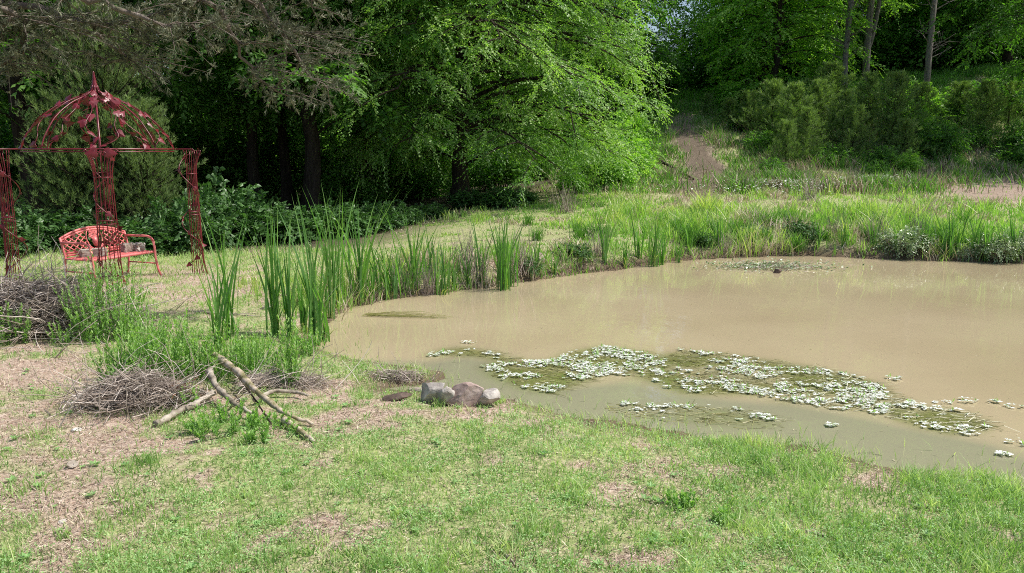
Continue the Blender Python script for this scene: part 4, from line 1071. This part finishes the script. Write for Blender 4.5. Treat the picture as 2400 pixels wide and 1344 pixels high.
# ------------------------------------------------------------------ upright leafy weeds
def weedstem(n, h, rad, name, L=.035, W=.010, dens=26):
    m = MB(); az = RNG.random(n) * 2 * PI; ro = np.sqrt(RNG.random(n)) * rad
    b = np.stack([np.cos(az) * ro, np.sin(az) * ro, np.full(n, -.02)], -1)
    hh = h * (.5 + .55 * RNG.random(n)) * (1 - .35 * (ro / rad) ** 2)
    top = b + np.stack([RNG.normal(size=n) * .10 * hh + np.cos(az) * ro * .35, RNG.normal(size=n) * .10 * hh + np.sin(az) * ro * .35, hh], -1)
    rods(m, b, top, .003, .3, .03, 3, 3)
    t = RNG.random((n, dens)) ** .8; ps = b[:, None] + (top - b)[:, None] * t[..., None]
    a2 = RNG.random((n, dens)) * 2 * PI
    dd = np.stack([np.cos(a2), np.sin(a2), .7 + .8 * t], -1)
    dd[..., :] += RNG.normal(size=dd.shape) * .2
    sz = (.6 + .6 * RNG.random((n, dens))) * (1.15 - .45 * t)
    up = np.stack([-np.cos(a2), -np.sin(a2), np.ones_like(a2)], -1)
    leaves(m, ps.reshape(-1, 3), dd.reshape(-1, 3), up.reshape(-1, 3), (L * sz).ravel(), W, np.clip(.15 + .5 * t + .3 * RNG.random((n, dens)), 0, 1).ravel())
    return [('weed_clump', m.mesh(name, M['weed']))]
WEEDS = [(262, 790, 660, .27, 52, 'large bright green leafy weed clump in front of the gazebo column'),
         (22, 805, 735, .15, 22, 'leafy green weed clump against the left side of the big twig heap'),
         (318, 800, 745, .13, 12, 'smaller weed clump on the right flank of the large one before the gazebo'),
         (180, 805, 755, .20, 16, 'green weed clump growing out of the right part of the big twig heap'),
         (340, 895, 775, .22, 44, 'weed clump rising just behind the low brown twig pile'),
         (290, 905, 835, .16, 20, 'short weed clump at the left side of the low brown twig pile'),
         (420, 885, 785, .20, 40, 'weed clump left of the nearest cattails'),
         (545, 880, 790, .20, 36, 'weed clump around the foot of the nearest cattails'),
         (600, 860, 800, .18, 22, 'low weed clump right of the nearest cattails'),
         (676, 905, 795, .09, 18, 'dark narrow weed clump standing alone right of the driftwood'),
         (452, 950, 915, .10, 10, 'weed clump growing through the left of the driftwood heap'),
         (530, 1010, 965, .20, 24, 'low dark weed clump below the driftwood branches'),
         (620, 1020, 985, .16, 18, 'weed clump under the tip of the mossy pole'),
         (720, 830, 775, .12, 16, 'tiny weed clump beside the left tip of the water'),
         (395, 810, 770, .20, 12, 'sparse weed clump on the dry ground right of the large bright one'),
         (100, 700, 655, .2, 14, 'faint weed clump behind the big twig heap near the left gazebo column'),
         (1595, 1185, 1155, .06, 9, 'darker tuft of tall grass like weed alone in the right lawn'),
         (1690, 1222, 1200, .05, 5, 'small tuft of weed in the lawn beside the darker tuft')]
for i, (px, py, top, rad, n, lab) in enumerate(WEEDS):
    p = P(px, py); Y = p.y * cp - (p.z - CAMZ) * sp
    h = (py - top) * Y / F * 1.1
    inst('weed_clump', weedstem(int(n * 1.7), h * 1.5, rad * 1.2, 'weed_%d' % i, L=.040 + .03 * min(1, h), W=.013, dens=int(24 + 34 * h)), p, 0, 1, lab, 'weeds', 'leafy weed clumps')

# floating debris near the far bank, leaf in the water
b = P(1800, 628); m = MB(); n = 260
c = np.stack([RNG.normal(size=n) * .45, RNG.normal(size=n) * .25, np.abs(RNG.normal(size=n)) * .02], -1)
az = RNG.normal(size=n) * .6; d = np.stack([np.cos(az), np.sin(az), RNG.normal(size=n) * .18 + .08], -1) * (.1 + .3 * RNG.random((n, 1)))
rods(m, c, c + d, .004, RNG.random(n), .1, 3, 2)
o = link('floating_debris', m.mesh('floating_debris', M['twig'])); o.location = b; tag(o, 'raft of floating twigs near the far bank around the dark rock', 'floating debris')
m = MB(); n = 900
c = np.stack([RNG.normal(size=n) * .55, RNG.normal(size=n) * .22, np.abs(RNG.normal(size=n)) * .05], -1)
leaves(m, c, rnd_dir(n, .5), rnd_dir(n) + np.array([0, 0, 1.5]), .06, .03, RNG.random(n))
o = link('pond_plant', m.mesh('pond_plant', M['bramble'])); o.location = b; tag(o, 'low leafy plant spreading over the floating twigs near the far bank', 'water plant')
m = MB(); A = []; 
n = 22; c = np.stack([RNG.random(n) * .1, RNG.normal(size=n) * .05, RNG.random(n) * .01 + .004], -1)
d = np.stack([.6 + .5 * RNG.random(n), -.12 + RNG.normal(size=n) * .06, RNG.normal(size=n) * .005], -1)
rods(m, c, c + d, .004, .4 + .4 * RNG.random(n), .03, 3, 3)
o = link('dead_stalk', m.mesh('floating_stalks', M['submerged'])); o.location = P(850, 740); tag(o, 'bundle of dead reed stalks floating out from the left tip of the water', 'dead stalk')

# ------------------------------------------------------------------ bank shrubs and flowers
br_a = make_bush(.55, .55, 70, 8, .05, .028, M['bramble'], 'bramble', .4, M['twig'], .22)
br_b = make_bush(.45, .40, 50, 8, .05, .03, M['under'], 'bank_shrub', .3, M['twig'], .2)
for (px, py, s, me, lab) in [(2120, 590, (1.0, .8, .9), br_a, 'pale leaved bramble on the far bank left of the right hand cattails'),
                             (2330, 600, (.9, .7, .8), br_a, 'pale bramble behind the right hand cattail group'),
                             (2385, 590, (.7, .7, .75), br_a, 'pale bramble cut by the right edge of the picture'),
                             (2262, 605, (.35, .35, .5), br_a, 'small pale bramble at the water between right hand cattails'),
                             (1760, 555, (1.1, .7, .6), br_b, 'green leafy shrub in the centre of the far bank'),
                             (1640, 570, (.9, .7, .5), br_b, 'low green shrub left of the centre on the far bank'),
                             (1345, 600, (.8, .7, .55), br_b, 'low green shrub near the pinkish boulder'),
                             (1880, 560, (.9, .8, .9), br_b, 'rounded dark green shrub on the far bank behind the floating twigs'),
                             (1240, 640, (.5, .5, .6), br_b, 'small shrub just right of the broadest cattail clump')]:
    inst('bramble_bush' if me is br_a else 'bank_shrub', me, P(px, py), RNG.random() * 6, s, lab, 'bush', 'low bushes on the far bank')

fl = MB()
for (px, py, rx, ry, n) in [(1640, 452, 1.0, .35, 0), (1830, 447, 1.5, .4, 420), (2010, 437, .7, .3, 160), (2070, 434, .5, .3, 110), (1930, 452, .5, .3, 90), (1780, 462, 2, .5, 120)]:
    if n == 0: continue
    p = P(px, py); xx = p.x + RNG.normal(size=n) * rx * .6; yy = p.y + RNG.normal(size=n) * ry
    zz_ = H(xx, yy) + .22 + .12 * RNG.random(n)
    leaves(fl, np.stack([xx, yy, zz_], -1), rnd_dir(n, .3), rnd_dir(n) * .4 + np.array([0, 0, 1.0]), .07, .06, RNG.random(n))
tag(link('wildflowers', fl.mesh('wildflowers', M['petal'])), 'drifts of small white wildflowers in the grass beyond the far bank', 'wildflowers', kind='stuff')

# ------------------------------------------------------------------ the big elm
elm = make_tree(12.5, 4.9, 5.0, 5.2, 5.8, 78, 12, 22, 14, .078, .042, .27, .5, M['elm'], M['bark'], off=(.75, -.2), spl=.6, fork=(.08, .8), low=-.72, arch=.32, name='elm')
ep = G(col_at(1075, 24.5), 24.5)
inst('elm_tree', elm, ep, 0, 1, 'large spreading elm with bright drooping foliage beyond the pond in the middle', 'tree')

# ------------------------------------------------------------------ woodland trees
RNG = np.random.default_rng(21)
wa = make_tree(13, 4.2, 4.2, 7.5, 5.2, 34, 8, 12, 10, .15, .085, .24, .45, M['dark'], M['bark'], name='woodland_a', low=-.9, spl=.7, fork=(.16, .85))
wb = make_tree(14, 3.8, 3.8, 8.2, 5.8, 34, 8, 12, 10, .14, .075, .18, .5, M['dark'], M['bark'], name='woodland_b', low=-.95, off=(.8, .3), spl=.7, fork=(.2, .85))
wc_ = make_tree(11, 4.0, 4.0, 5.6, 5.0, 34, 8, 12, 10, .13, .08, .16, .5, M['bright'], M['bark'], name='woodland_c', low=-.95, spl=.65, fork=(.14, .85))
TREES = [  # px, depth, proto, rot, scale, label
    (735, 22, wa, .4, (1, 1, 1.0), 'thickest dark trunk of the wood left of the elm'),
    (676, 25.5, wb, 2.0, (1, 1, 1), 'slender dark tree just left of the thickest trunk'),
    (600, 24, wb, 4.0, (1, 1, .95), 'leaning dark tree between the thickest trunk and the right gazebo column'),
    (860, 26, wa, 1.2, (1.1, 1.1, 1.1), 'dark tree between the thickest trunk and the elm'),
    (640, 31, wa, 3.1, (1.05, 1.05, 1), 'dark tree behind the right gazebo column'),
    (150, 29, wb, 5.1, (1.2, 1.2, 1.15), 'tall dark tree behind the green cedar'),
    (90, 20.5, wa, 2.2, (1.0, 1.0, .95), 'dark tree behind the left gazebo column'),
    (-80, 23, wb, .9, (1.2, 1.2, 1.1), 'dark tree at the left edge of the picture'),
    (100, 25, wb, 3.5, (1.1, 1.1, 1.1), 'dark tree between the left column and the cedar'),
    (980, 43, wb, 2.7, (1.2, 1.2, 1.1), 'dark tree seen under the left side of the elm'),
    (1180, 47, wa, 4.4, (1.1, 1.1, 1.1), 'dark tree straight behind the elm trunk'),
    (1340, 46, wb, .2, (1.1, 1.1, 1.1), 'dark tree behind the right half of the elm'),
    (560, 41, wa, 1.9, (1.2, 1.2, 1.2), 'deep woodland tree behind the leaning one'),
    (1390, 42, wa, 5.0, (1.1, 1.1, 1.2), 'dark tree at the left side of the trail top'),
    (1590, 66, wa, 3.0, (1.1, 1.1, .5), 'dark tree closing the end of the trail'),
    (1775, 47, wc_, 2.0, (1.2, 1.2, .95), 'sunlit broadleaf tree right of the trail top'),
    (1800, 42, wc_, 4.1, (1.2, 1.2, .95), 'broad sunlit tree between the trail and the pale trunks'),
    (1760, 54, wa, 1.1, (1.2, 1.2, 1.2), 'dark tree behind the two sunlit ones on the hill'),
    (1890, 50, wc_, 0.3, (1.1, 1.1, 1.2), 'sunlit tree directly left of the first pale trunk'),
    (2060, 53, wc_, 5.3, (1.1, 1.1, 1.2), 'sunlit tree behind the forked pale trunk'),
    (2090, 60, wa, 5.9, (1.2, 1.2, 1.3), 'dark hilltop tree behind the pale trunks'),
    (2230, 50, wb, 2.2, (1.2, 1.2, 1.2), 'dark hilltop tree right of the last pale trunk'),
    (2330, 47, wa, .6, (1.1, 1.1, 1.1), 'dark hilltop tree second from the right edge'),
    (2440, 44, wb, 3.9, (1.2, 1.2, 1.1), 'dark hilltop tree at the right edge'),
    (2500, 31.5, wb, 1.4, (1.1, 1.1, .95), 'dark tree at the right edge in front of the hilltop trees'),
    (2390, 56, wa, 2.9, (1.3, 1.3, 1.2), 'deepest dark tree in the upper right corner')]
for (px, Y, me, rz, s, lab) in TREES:
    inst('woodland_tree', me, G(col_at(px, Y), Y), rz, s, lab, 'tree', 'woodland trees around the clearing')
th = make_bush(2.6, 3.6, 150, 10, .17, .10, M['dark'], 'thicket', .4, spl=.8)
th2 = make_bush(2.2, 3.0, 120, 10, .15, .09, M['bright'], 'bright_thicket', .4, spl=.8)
i = 0
for (Y, xs, dk) in ((30, np.arange(-23, 0, 4.0), 1), (36.5, np.arange(-26, 4, 3.4), 0), (44, np.arange(-32, 6, 4.0), 1), (55, np.arange(-34, 44, 4.0), 1), (62, np.arange(-36, 50, 4.5), 1), (51, np.arange(12, 34, 4.2), 1)):
    for x_ in xs:
        i += 1; xj = x_ + RNG.normal() * .8; yj = Y + RNG.normal() * .8
        if 5.5 < xj < 14 and yj < 60: continue
        inst('thicket_shrub', th if dk else th2, G(xj, yj, -.1), RNG.random() * 6, (.9 + .35 * RNG.random()) * (1 if Y < 50 else 1.3), 'leafy thicket shrub filling the shade under the trees', 'shrub', 'thicket under the trees')
# rows of trees deeper in the wood, nothing in the picture tells them apart
i = 0
for (Y, xs) in ((38, np.arange(-27, -13, 5.0)), (50, np.arange(-36, 4, 6.0)), (66, np.arange(-44, 62, 8.0)), (84, np.arange(-60, 90, 11.0))):
    for x_ in xs:
        i += 1; xj = x_ + RNG.normal() * 1.2; yj = Y + RNG.normal() * 2
        if abs(xj / yj + .415) < .075 or abs(xj / yj - .19) < .055: continue
        me = (wa, wb, wc_)[i % 3] if Y < 60 else (wa, wb)[i % 2]
        s = (1.15 + .3 * RNG.random()) * (1 if Y < 60 else 1.45)
        inst('background_tree', me, G(xj, yj, -.4), RNG.random() * 6, s, 'leafy tree deep in the wood behind the nearer trunks', 'tree', 'trees deep in the wood')

# trees with pale trunks on the hill
def pale_tree(name, r, fork=None, lean=0):
    m = MB(); z = np.linspace(-.3, 15, 22)
    pth = np.stack([lean * z / 15 + np.cumsum(RNG.normal(size=22)) * .03, np.cumsum(RNG.normal(size=22)) * .03, z], -1); pth -= [pth[1][0], pth[1][1], 0]
    tube(m, pth, r * (1 - .6 * z.clip(0) / 15), 9, jit=.08)
    if fork:
        b = pth[int(fork[0] / 15 * 22)]
        tube(m, bez(b, b + np.array([fork[1] * .6, 0, 1.2]), b + np.array([fork[1], .3, 8]), 10), np.linspace(r * .7, r * .3, 10), 8, jit=.08)
    c = MB(); S = []; D = []
    for k in range(44):
        zz_ = 2.5 + 12 * RNG.random(); a = RNG.random() * 6.28; L_ = (1.2 + 2.8 * RNG.random()) * (1 if zz_ > 6 else .3)
        b = np.array([np.interp(zz_, pth[:, 2], pth[:, q]) for q in range(3)])
        e = b + np.array([math.cos(a) * L_, math.sin(a) * L_, .5 * L_])
        lp = bez(b, (b + e) / 2 + RNG.normal(size=3) * .15, e, 6); tube(m, lp, np.linspace(.03, .008, 6), 4)
        for q in range(3):
            e2 = lp[3 + q // 2] + rnd_dir(1)[0] * .6; tube(m, bez(lp[3], (lp[3] + e2) / 2, e2, 4), np.linspace(.012, .005, 4), 3)
            if zz_ > 6.0:
                S.append(e2[None] + RNG.normal(size=(14, 3)) * .5); D.append(rnd_dir(14))
    S = np.concatenate(S); D = np.concatenate(D)
    sprays(c, S, D, .6, 10, .14, .08, .4, .3 + .5 * RNG.random(len(S)))
    return [('trunk', m.mesh(name + '_trunk', M['palebark'], True)), ('crown', c.mesh(name + '_crown', M['bright']))]
for (px, Y, r, fk, ln, lab) in [(1963, 39.5, .15, None, -.4, 'pale grey tree trunk on the hill, left of the forked one'),
                                (2008, 41, .20, (3.0, .9), -.1, 'pale grey tree trunk forking in two on the hill'),
                                (2148, 39, .16, None, .6, 'straight pale grey tree trunk right of the forked one'),
                                (1930, 47, .10, None, .3, 'thin pale trunk behind the left pale tree')]:
    inst('pale_trunk_tree', pale_tree('pale_tree', r, fk, ln), G(col_at(px, Y), Y), 0, 1, lab, 'tree', 'pale trunks on the hill')

# ------------------------------------------------------------------ cedars and pines
RNG = np.random.default_rng(5)
cd = make_conifer(4.6, 1.5, 22, 9, 17, 14, .10, .012, M['cedar'], M['bark'], .09, .75, .06, .55, 'cedar', 1.1)
cd2 = make_conifer(3.0, 1.2, 16, 8, 17, 14, .10, .012, M['cedar'], M['bark'], .07, .6, .05, .5, 'small_cedar', .9)
inst('cedar_tree', cd, G(col_at(272, 17.3), 17.3), 0, (1.05, 1.05, 1.05), 'feathery green cedar tree rising behind the gazebo dome', 'tree', 'cedars behind the gazebo')
inst('cedar_tree', cd2, G(col_at(180, 16.8), 16.8), 1, 1.0, 'lower cedar showing between the left and front gazebo columns', 'tree', 'cedars behind the gazebo')
inst('cedar_tree', cd2, G(col_at(350, 16.9), 16.9), 3, (.9, .9, .95), 'lower cedar showing between the front and right gazebo columns', 'tree', 'cedars behind the gazebo')
pa = make_conifer(2.6, 1.15, 11, 5, 10, 15, .17, .017, M['pine'], M['bark'], .045, .45, .08, .75, 'pine_a', .9)
pb = make_conifer(3.2, 1.3, 12, 5, 11, 15, .18, .018, M['pine'], M['bark'], .05, .5, .06, .7, 'pine_b', .9)
PINES = [(1880, 31.5, pb, .8, 'young pine standing forward of the thicket with pale tips'), (1990, 32, pa, .9, 'shaded young pine in front of the forked trunk'),
         (2110, 31.5, pa, .75, 'small shaded pine in front of the straight trunk'), (1930, 37, pb, 1.2, 'taller pine behind the middle of the thicket'),
         (1850, 33, pb, 1.0, 'tall young pine at the left front of the pine thicket'), (1905, 35, pb, .95, 'young pine second from the left in the pine thicket'),
         (1800, 35, pa, 1.1, 'young pine at the left rear of the pine thicket'), (1965, 33.5, pb, .95, 'dense young pine below the left pale trunk'),
         (2020, 35, pb, .9, 'young pine below the forked pale trunk'), (2080, 33.5, pb, 1.05, 'dark young pine left of the straight pale trunk'),
         (2140, 35.5, pa, 1.1, 'young pine under the straight pale trunk'), (1835, 31, pa, .75, 'smallest young pine at the foot of the thicket'),
         (2290, 34, pb, 1.15, 'solitary pointed young pine right of the pale trunks'), (2230, 37, pa, 1.0, 'young pine between the thicket and the solitary pine'),
         (1650, 40.5, pa, .55, 'tiny dark pine beside the trail top'), (1745, 37, pa, .9, 'young pine near the trail side of the thicket'),
         (2345, 36, pa, 1.0, 'young pine right of the solitary pointed pine'), (1700, 38, pa, .7, 'small round pine between the trail and the thicket')]
for (px, Y, me, s, lab) in PINES:
    sx = s * (.75 + .3 * RNG.random())
    inst('young_pine', me, G(col_at(px, Y), Y), RNG.random() * 6, (sx, sx, s * (.68 + .3 * RNG.random())), lab, 'pine tree', 'young pines on the hillside')

# hillside broadleaf shrubs
ba = make_bush(1.3, 1.5, 75, 9, .11, .06, M['dark'], 'hill_shrub_a', .4, spl=.5)
bb = make_bush(1.0, 1.9, 60, 9, .12, .065, M['bright'], 'hill_shrub_b', .4, spl=.5)
for (px, Y, me, s, lab) in [(2130, 37, bb, 1.15, 'bright green sapling beside the straight pale trunk'), (1880, 41, bb, 1.2, 'bright sapling left of the left pale trunk'),
                            (2190, 33, ba, .8, 'dark shrub at the right end of the pine thicket'), (1760, 41, ba, 1.1, 'dark shrub above the trail side pines'),
                            (2260, 38, ba, 1.2, 'dark shrub behind the solitary pine'), (2400, 38, ba, 1.2, 'dark shrub at the right edge of the hillside'),
                            (2120, 30, bb, .5, 'small bright bush on the grassy slope below the pines'), (1700, 43, bb, .7, 'bright bush right of the trail top'),
                            (2000, 38, ba, 1.3, 'dark shrub between the pale trunks'), (2330, 40, bb, .8, 'greener shrub behind the rightmost young pine'),
                            (1940, 31.5, ba, .6, 'low dark shrub in front of the left pale trunk'), (2060, 31, ba, .6, 'low dark shrub in front of the forked trunk'),
                            (1478, 28, bb, .9, 'light green bush at the left side of the trail foot'), (1440, 25.6, bb, .75, 'light green bush under the right tip of the elm'),
                            (1462, 31, bb, 1.2, 'taller light green bush where the elm meets the trail'), (1475, 37, bb, 1.2, 'light green bush left of the trail top below the elm tip'), (1340, 24.5, bb, .5, 'small light green bush in the rough grass right of the elm foot'), (1400, 27, ba, .9, 'shaded bush under the right part of the elm'),
                            (1160, 29, ba, 1.1, 'shaded bush right of the elm trunk'), (960, 28, ba, 1.1, 'shaded bush left of the elm trunk'), (820, 25, ba, 1.0, 'shaded bush right of the thickest dark trunk')]:
    inst('hillside_shrub', me, G(col_at(px, Y), Y), RNG.random() * 6, s, lab, 'shrub', 'shrubs around the clearing')

for k in range(34):
    px = 1700 + 700 * RNG.random(); Y = 28.5 + 12 * RNG.random() ** .8
    if px < 1790 and Y < 33: continue
    me = (ba, bb, ba)[k % 3]; s = (.35 + .55 * RNG.random()) * (1 if Y > 31 else .6)
    inst('brushy_shrub', me, G(col_at(px, Y), Y), RNG.random() * 6, (s, s, s * (.7 + .7 * RNG.random())), 'scrubby shrub growing among the young pines on the slope', 'shrub', 'scrub on the slope')
sg = MB(); n = 90
az = RNG.random(n) * 6.28; hs = .5 * (.5 + .6 * RNG.random(n)); bb_ = RNG.normal(size=(n, 3)) * .07; bb_[:, 2] = -.02
blades(sg, bb_, hs, .012, np.stack([np.cos(az), np.sin(az)], -1) * (hs * (.2 + .5 * RNG.random(n)))[:, None], .05 + .35 * RNG.random(n), 4, tipdroop=.1)
sg = [('sedge_tuft', sg.mesh('sedge_tuft', M['bank']))]
for k in range(46):
    px = 1230 + 1180 * RNG.random(); b0 = P(px, 560 + 30 * RNG.random()); b0 = G(b0.x, b0.y + 2.2 * RNG.random() ** 2)
    inst('sedge_tuft', sg, b0, RNG.random() * 6, .6 + .6 * RNG.random(), 'dark green sedge tuft among the grass of the far bank', 'sedge', 'sedge tufts on the far bank')
ds = MB(); n = 70
az = RNG.random(n) * 6.28; hs = .8 * (.4 + .6 * RNG.random(n)); bb_ = RNG.normal(size=(n, 3)) * .12; bb_[:, 2] = -.02
rods(ds, bb_, bb_ + np.stack([np.cos(az) * hs * .3, np.sin(az) * hs * .3, hs], -1), .005, .3 + .6 * RNG.random(n), .06, 3, 3)
ds = [('dead_stems', ds.mesh('dead_stems', M['twig']))]
for (px, py, s, lab) in [(1120, 672, .9, 'in the left bank between the two cattail groups'), (1215, 640, 1.0, 'leaning over the broadest cattail clump'), (1090, 640, 1.0, 'behind the small cattail clump of the left bank'), (1000, 690, .7, 'at the water under the sparse cattails'),
                         (1400, 600, .7, 'above the pinkish boulder'), (1960, 560, .8, 'left of the pale bramble on the far bank'), (2050, 570, .8, 'touching the pale bramble on the far bank'), (1700, 590, .6, 'at the water near the floating twigs'),
                         (1330, 500, 1.1, 'in the rough grass under the right end of the elm'), (1900, 470, 1.1, 'in the grass below the pine thicket'), (2000, 440, 1.1, 'on the slope right under the pines'), (1750, 455, 1.0, 'right of the foot of the trail'), (935, 690, .8, 'under the loose bent cattails'), (2150, 560, .8, 'behind the pale bramble')]:
    inst('dead_stem_clump', ds, P(px, py), RNG.random() * 6, s, 'clump of brown dead stems ' + lab, 'dead stems', 'dead stem clumps')

# undergrowth at the edge of the left wood
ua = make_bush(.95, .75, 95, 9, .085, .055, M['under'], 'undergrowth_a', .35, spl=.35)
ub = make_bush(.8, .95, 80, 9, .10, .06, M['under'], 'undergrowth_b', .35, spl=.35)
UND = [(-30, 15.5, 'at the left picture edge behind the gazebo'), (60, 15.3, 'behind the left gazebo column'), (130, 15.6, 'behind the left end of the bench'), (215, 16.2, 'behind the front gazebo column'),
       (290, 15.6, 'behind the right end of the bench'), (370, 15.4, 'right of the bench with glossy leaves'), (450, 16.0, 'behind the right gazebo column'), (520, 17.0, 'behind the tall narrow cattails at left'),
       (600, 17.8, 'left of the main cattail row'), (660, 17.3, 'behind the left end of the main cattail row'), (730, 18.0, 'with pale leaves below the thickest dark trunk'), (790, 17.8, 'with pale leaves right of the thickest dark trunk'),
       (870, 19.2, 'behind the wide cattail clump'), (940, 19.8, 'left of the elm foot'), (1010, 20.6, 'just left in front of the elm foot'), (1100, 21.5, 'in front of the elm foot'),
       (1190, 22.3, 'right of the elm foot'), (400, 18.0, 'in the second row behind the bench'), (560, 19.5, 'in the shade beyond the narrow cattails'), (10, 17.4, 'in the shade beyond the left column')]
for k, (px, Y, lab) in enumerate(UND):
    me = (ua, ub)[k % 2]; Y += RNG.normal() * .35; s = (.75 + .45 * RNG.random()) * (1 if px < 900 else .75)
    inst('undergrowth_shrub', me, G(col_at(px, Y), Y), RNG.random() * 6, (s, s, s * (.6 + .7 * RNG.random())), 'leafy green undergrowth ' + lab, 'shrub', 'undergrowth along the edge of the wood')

# ------------------------------------------------------------------ overhanging dry cedar
RNG = np.random.default_rng(12)
def pix3(px, py, Y):
    d = ray(px, py); t = Y / d[1]; return np.array([d[0] * t, Y, CAMZ + d[2] * t])
tb_ = MB(); fc = MB()
root = np.array([-7.6, 7.2, 0.0])
tz = np.linspace(-.3, 8.5, 16); trk = np.stack([root[0] + .12 * np.sin(tz), root[1] + .06 * tz, tz + .0], -1)
tube(tb_, trk - root, np.linspace(.24, .07, 16), 10, jit=.1)
limbs = [[(-1, 3.2), (0, 60, 8.2), (130, 45, 8.6), (200, 60, 8.8), (330, 160, 9.0), (160, 122, 9.0)],
         [(-1, 3.7), (150, -60, 8.4), (400, -30, 8.8), (520, 20, 9.0), (560, 110, 9.2), (600, 190, 9.4), (680, 225, 9.6)],
         [(-1, 3.8), (200, -130, 8.6), (480, -80, 9.0), (620, 10, 9.2), (700, 150, 9.5), (770, 215, 9.6)],
         [(-1, 3.6), (60, -30, 8.0), (260, 10, 8.2), (420, 70, 8.4), (540, 60, 8.6)],
         [(-1, 3.4), (40, 10, 8.2), (60, 110, 8.5), (0, 170, 8.7)],
         [(-1, 4.2), (220, -200, 8.8), (520, -130, 9.1), (700, -40, 9.3), (740, 20, 9.4)],
         [(-1, 3.5), (30, 0, 8.6), (240, 70, 9.0), (400, 20, 9.3), (300, 90, 9.4)],
         [(-1, 4.0), (150, -120, 9), (380, -100, 9.4), (560, -30, 9.6), (640, 60, 9.7), (690, 100, 9.8)]]
for lb in limbs:
    z0 = lb[0][1]; k = np.interp(z0, trk[:, 2], np.arange(16)); s0 = np.array([np.interp(k, np.arange(16), trk[:, q]) for q in range(3)])
    pts = np.array([s0] + [pix3(*p) for p in lb[1:]])
    t = np.linspace(0, len(pts) - 1, 26); pth = np.stack([np.interp(t, np.arange(len(pts)), pts[:, q]) for q in range(3)], -1)
    for _ in range(4): pth[1:-1] = (pth[:-2] + 2 * pth[1:-1] + pth[2:]) / 4
    pth[1:-1] += RNG.normal(size=(24, 3)) * .02
    tube(tb_, pth - root, np.linspace(.05, .007, 26), 6, cap=False)
    for j in range(33):
        q = 5 + 20 * RNG.random(); a0 = np.array([np.interp(q, np.arange(26), pth[:, z]) for z in range(3)])
        dr = rnd_dir(1)[0] * np.array([1, 1, .6]) + np.array([.5, 0, -.18]); L_ = .22 + .5 * RNG.random()
        a1 = a0 + dr * L_; sp_ = bez(a0, (a0 + a1) / 2 + np.array([0, 0, .06]), a1, 5)
        tube(tb_, sp_ - root, np.linspace(.009, .003, 5), 3, cap=False)
        nt_ = 13; u = RNG.random(nt_) * 4; c = np.stack([np.interp(u, np.arange(5), sp_[:, z]) for z in range(3)], -1)
        ax = norm(norm(dr)[None] * .5 + rnd_dir(nt_) * .8 + np.array([0, 0, .1]))
        rep = 15; cc = np.repeat(c, rep, 0) + np.repeat(ax, rep, 0) * (RNG.random((nt_ * rep, 1)) * .10)
        dd = np.repeat(ax, rep, 0) + rnd_dir(nt_ * rep) * .6
        leaves(fc, cc - root, dd, rnd_dir(len(cc)), .035 + .04 * RNG.random(len(cc)), .008, np.clip(np.repeat(.2 + .6 * RNG.random(nt_), rep) + RNG.normal(size=len(cc)) * .15, 0, 1))
# upper crown above the picture
S = []; 
for j in range(700):
    a = RNG.random() * 6.28; z_ = 4.6 + 3.9 * RNG.random(); rr = (9.2 - z_) * .45 * math.sqrt(RNG.random())
    c = np.array([trk[-1][0] * .0 + root[0] + rr * math.cos(a), root[1] + .3 + rr * math.sin(a), z_]); S.append(c)
S = np.array(S); rep = 22
cc = np.repeat(S, rep, 0) + RNG.normal(size=(len(S) * rep, 3)) * .12
leaves(fc, cc - root, rnd_dir(len(cc)), rnd_dir(len(cc)), .07, .012, RNG.random(len(cc)))
inst('overhanging_cedar_tree', [('trunk', tb_.mesh('overhanging_cedar_trunk', M['cedarbark'], True)), ('crown', fc.mesh('overhanging_cedar_crown', M['drycedar']))],
     tuple(root), 0, 1, 'old cedar whose dry grey brown boughs hang into the upper left of the picture', 'tree')

# ------------------------------------------------------------------ light, sky, camera
SUN_EL = math.radians(57); AZ = math.atan2(.04, 1.0)         # direction to the sun on the ground: right and a little behind the scene
sd = Vector((math.cos(AZ) * math.cos(SUN_EL), math.sin(AZ) * math.cos(SUN_EL), math.sin(SUN_EL)))
w = bpy.data.worlds.new('World'); scene.world = w; w.use_nodes = True
nt = w.node_tree; nt.nodes.clear()
sky = nt.nodes.new('ShaderNodeTexSky'); sky.sky_type = 'NISHITA'; sky.sun_disc = False
sky.sun_elevation = SUN_EL; sky.sun_rotation = PI / 2 - AZ; sky.air_density = 1.0; sky.dust_density = 2.5; sky.ozone_density = 1
bg = nt.nodes.new('ShaderNodeBackground'); bg.inputs[1].default_value = .15
wo = nt.nodes.new('ShaderNodeOutputWorld'); nt.links.new(sky.outputs[0], bg.inputs[0]); nt.links.new(bg.outputs[0], wo.inputs[0])
ld = bpy.data.lights.new('sun', 'SUN'); ld.energy = 5.0; ld.angle = math.radians(.5); ld.color = (1, .955, .88)
lo_ = bpy.data.objects.new('sun', ld); C.objects.link(lo_); lo_.rotation_euler = sd.to_track_quat('Z', 'Y').to_euler(); lo_.location = sd * 60

cam = bpy.data.cameras.new('camera'); cam.sensor_width = 36; cam.lens = F / 2400 * 36; cam.clip_start = .05; cam.clip_end = 3000
co = bpy.data.objects.new('camera', cam); C.objects.link(co); co.location = (0, 0, CAMZ); co.rotation_euler = (PI / 2 - PITCH, 0, 0)
scene.camera = co
scene.view_settings.view_transform = 'Standard'; scene.view_settings.look = 'None'; scene.view_settings.exposure = 0
cy = scene.cycles
cy.max_bounces = 6; cy.diffuse_bounces = 3; cy.glossy_bounces = 2; cy.transmission_bounces = 4; cy.transparent_max_bounces = 4
cy.use_denoising = False; cy.filter_width = 1.0; cy.use_adaptive_sampling = True; cy.adaptive_threshold = .02
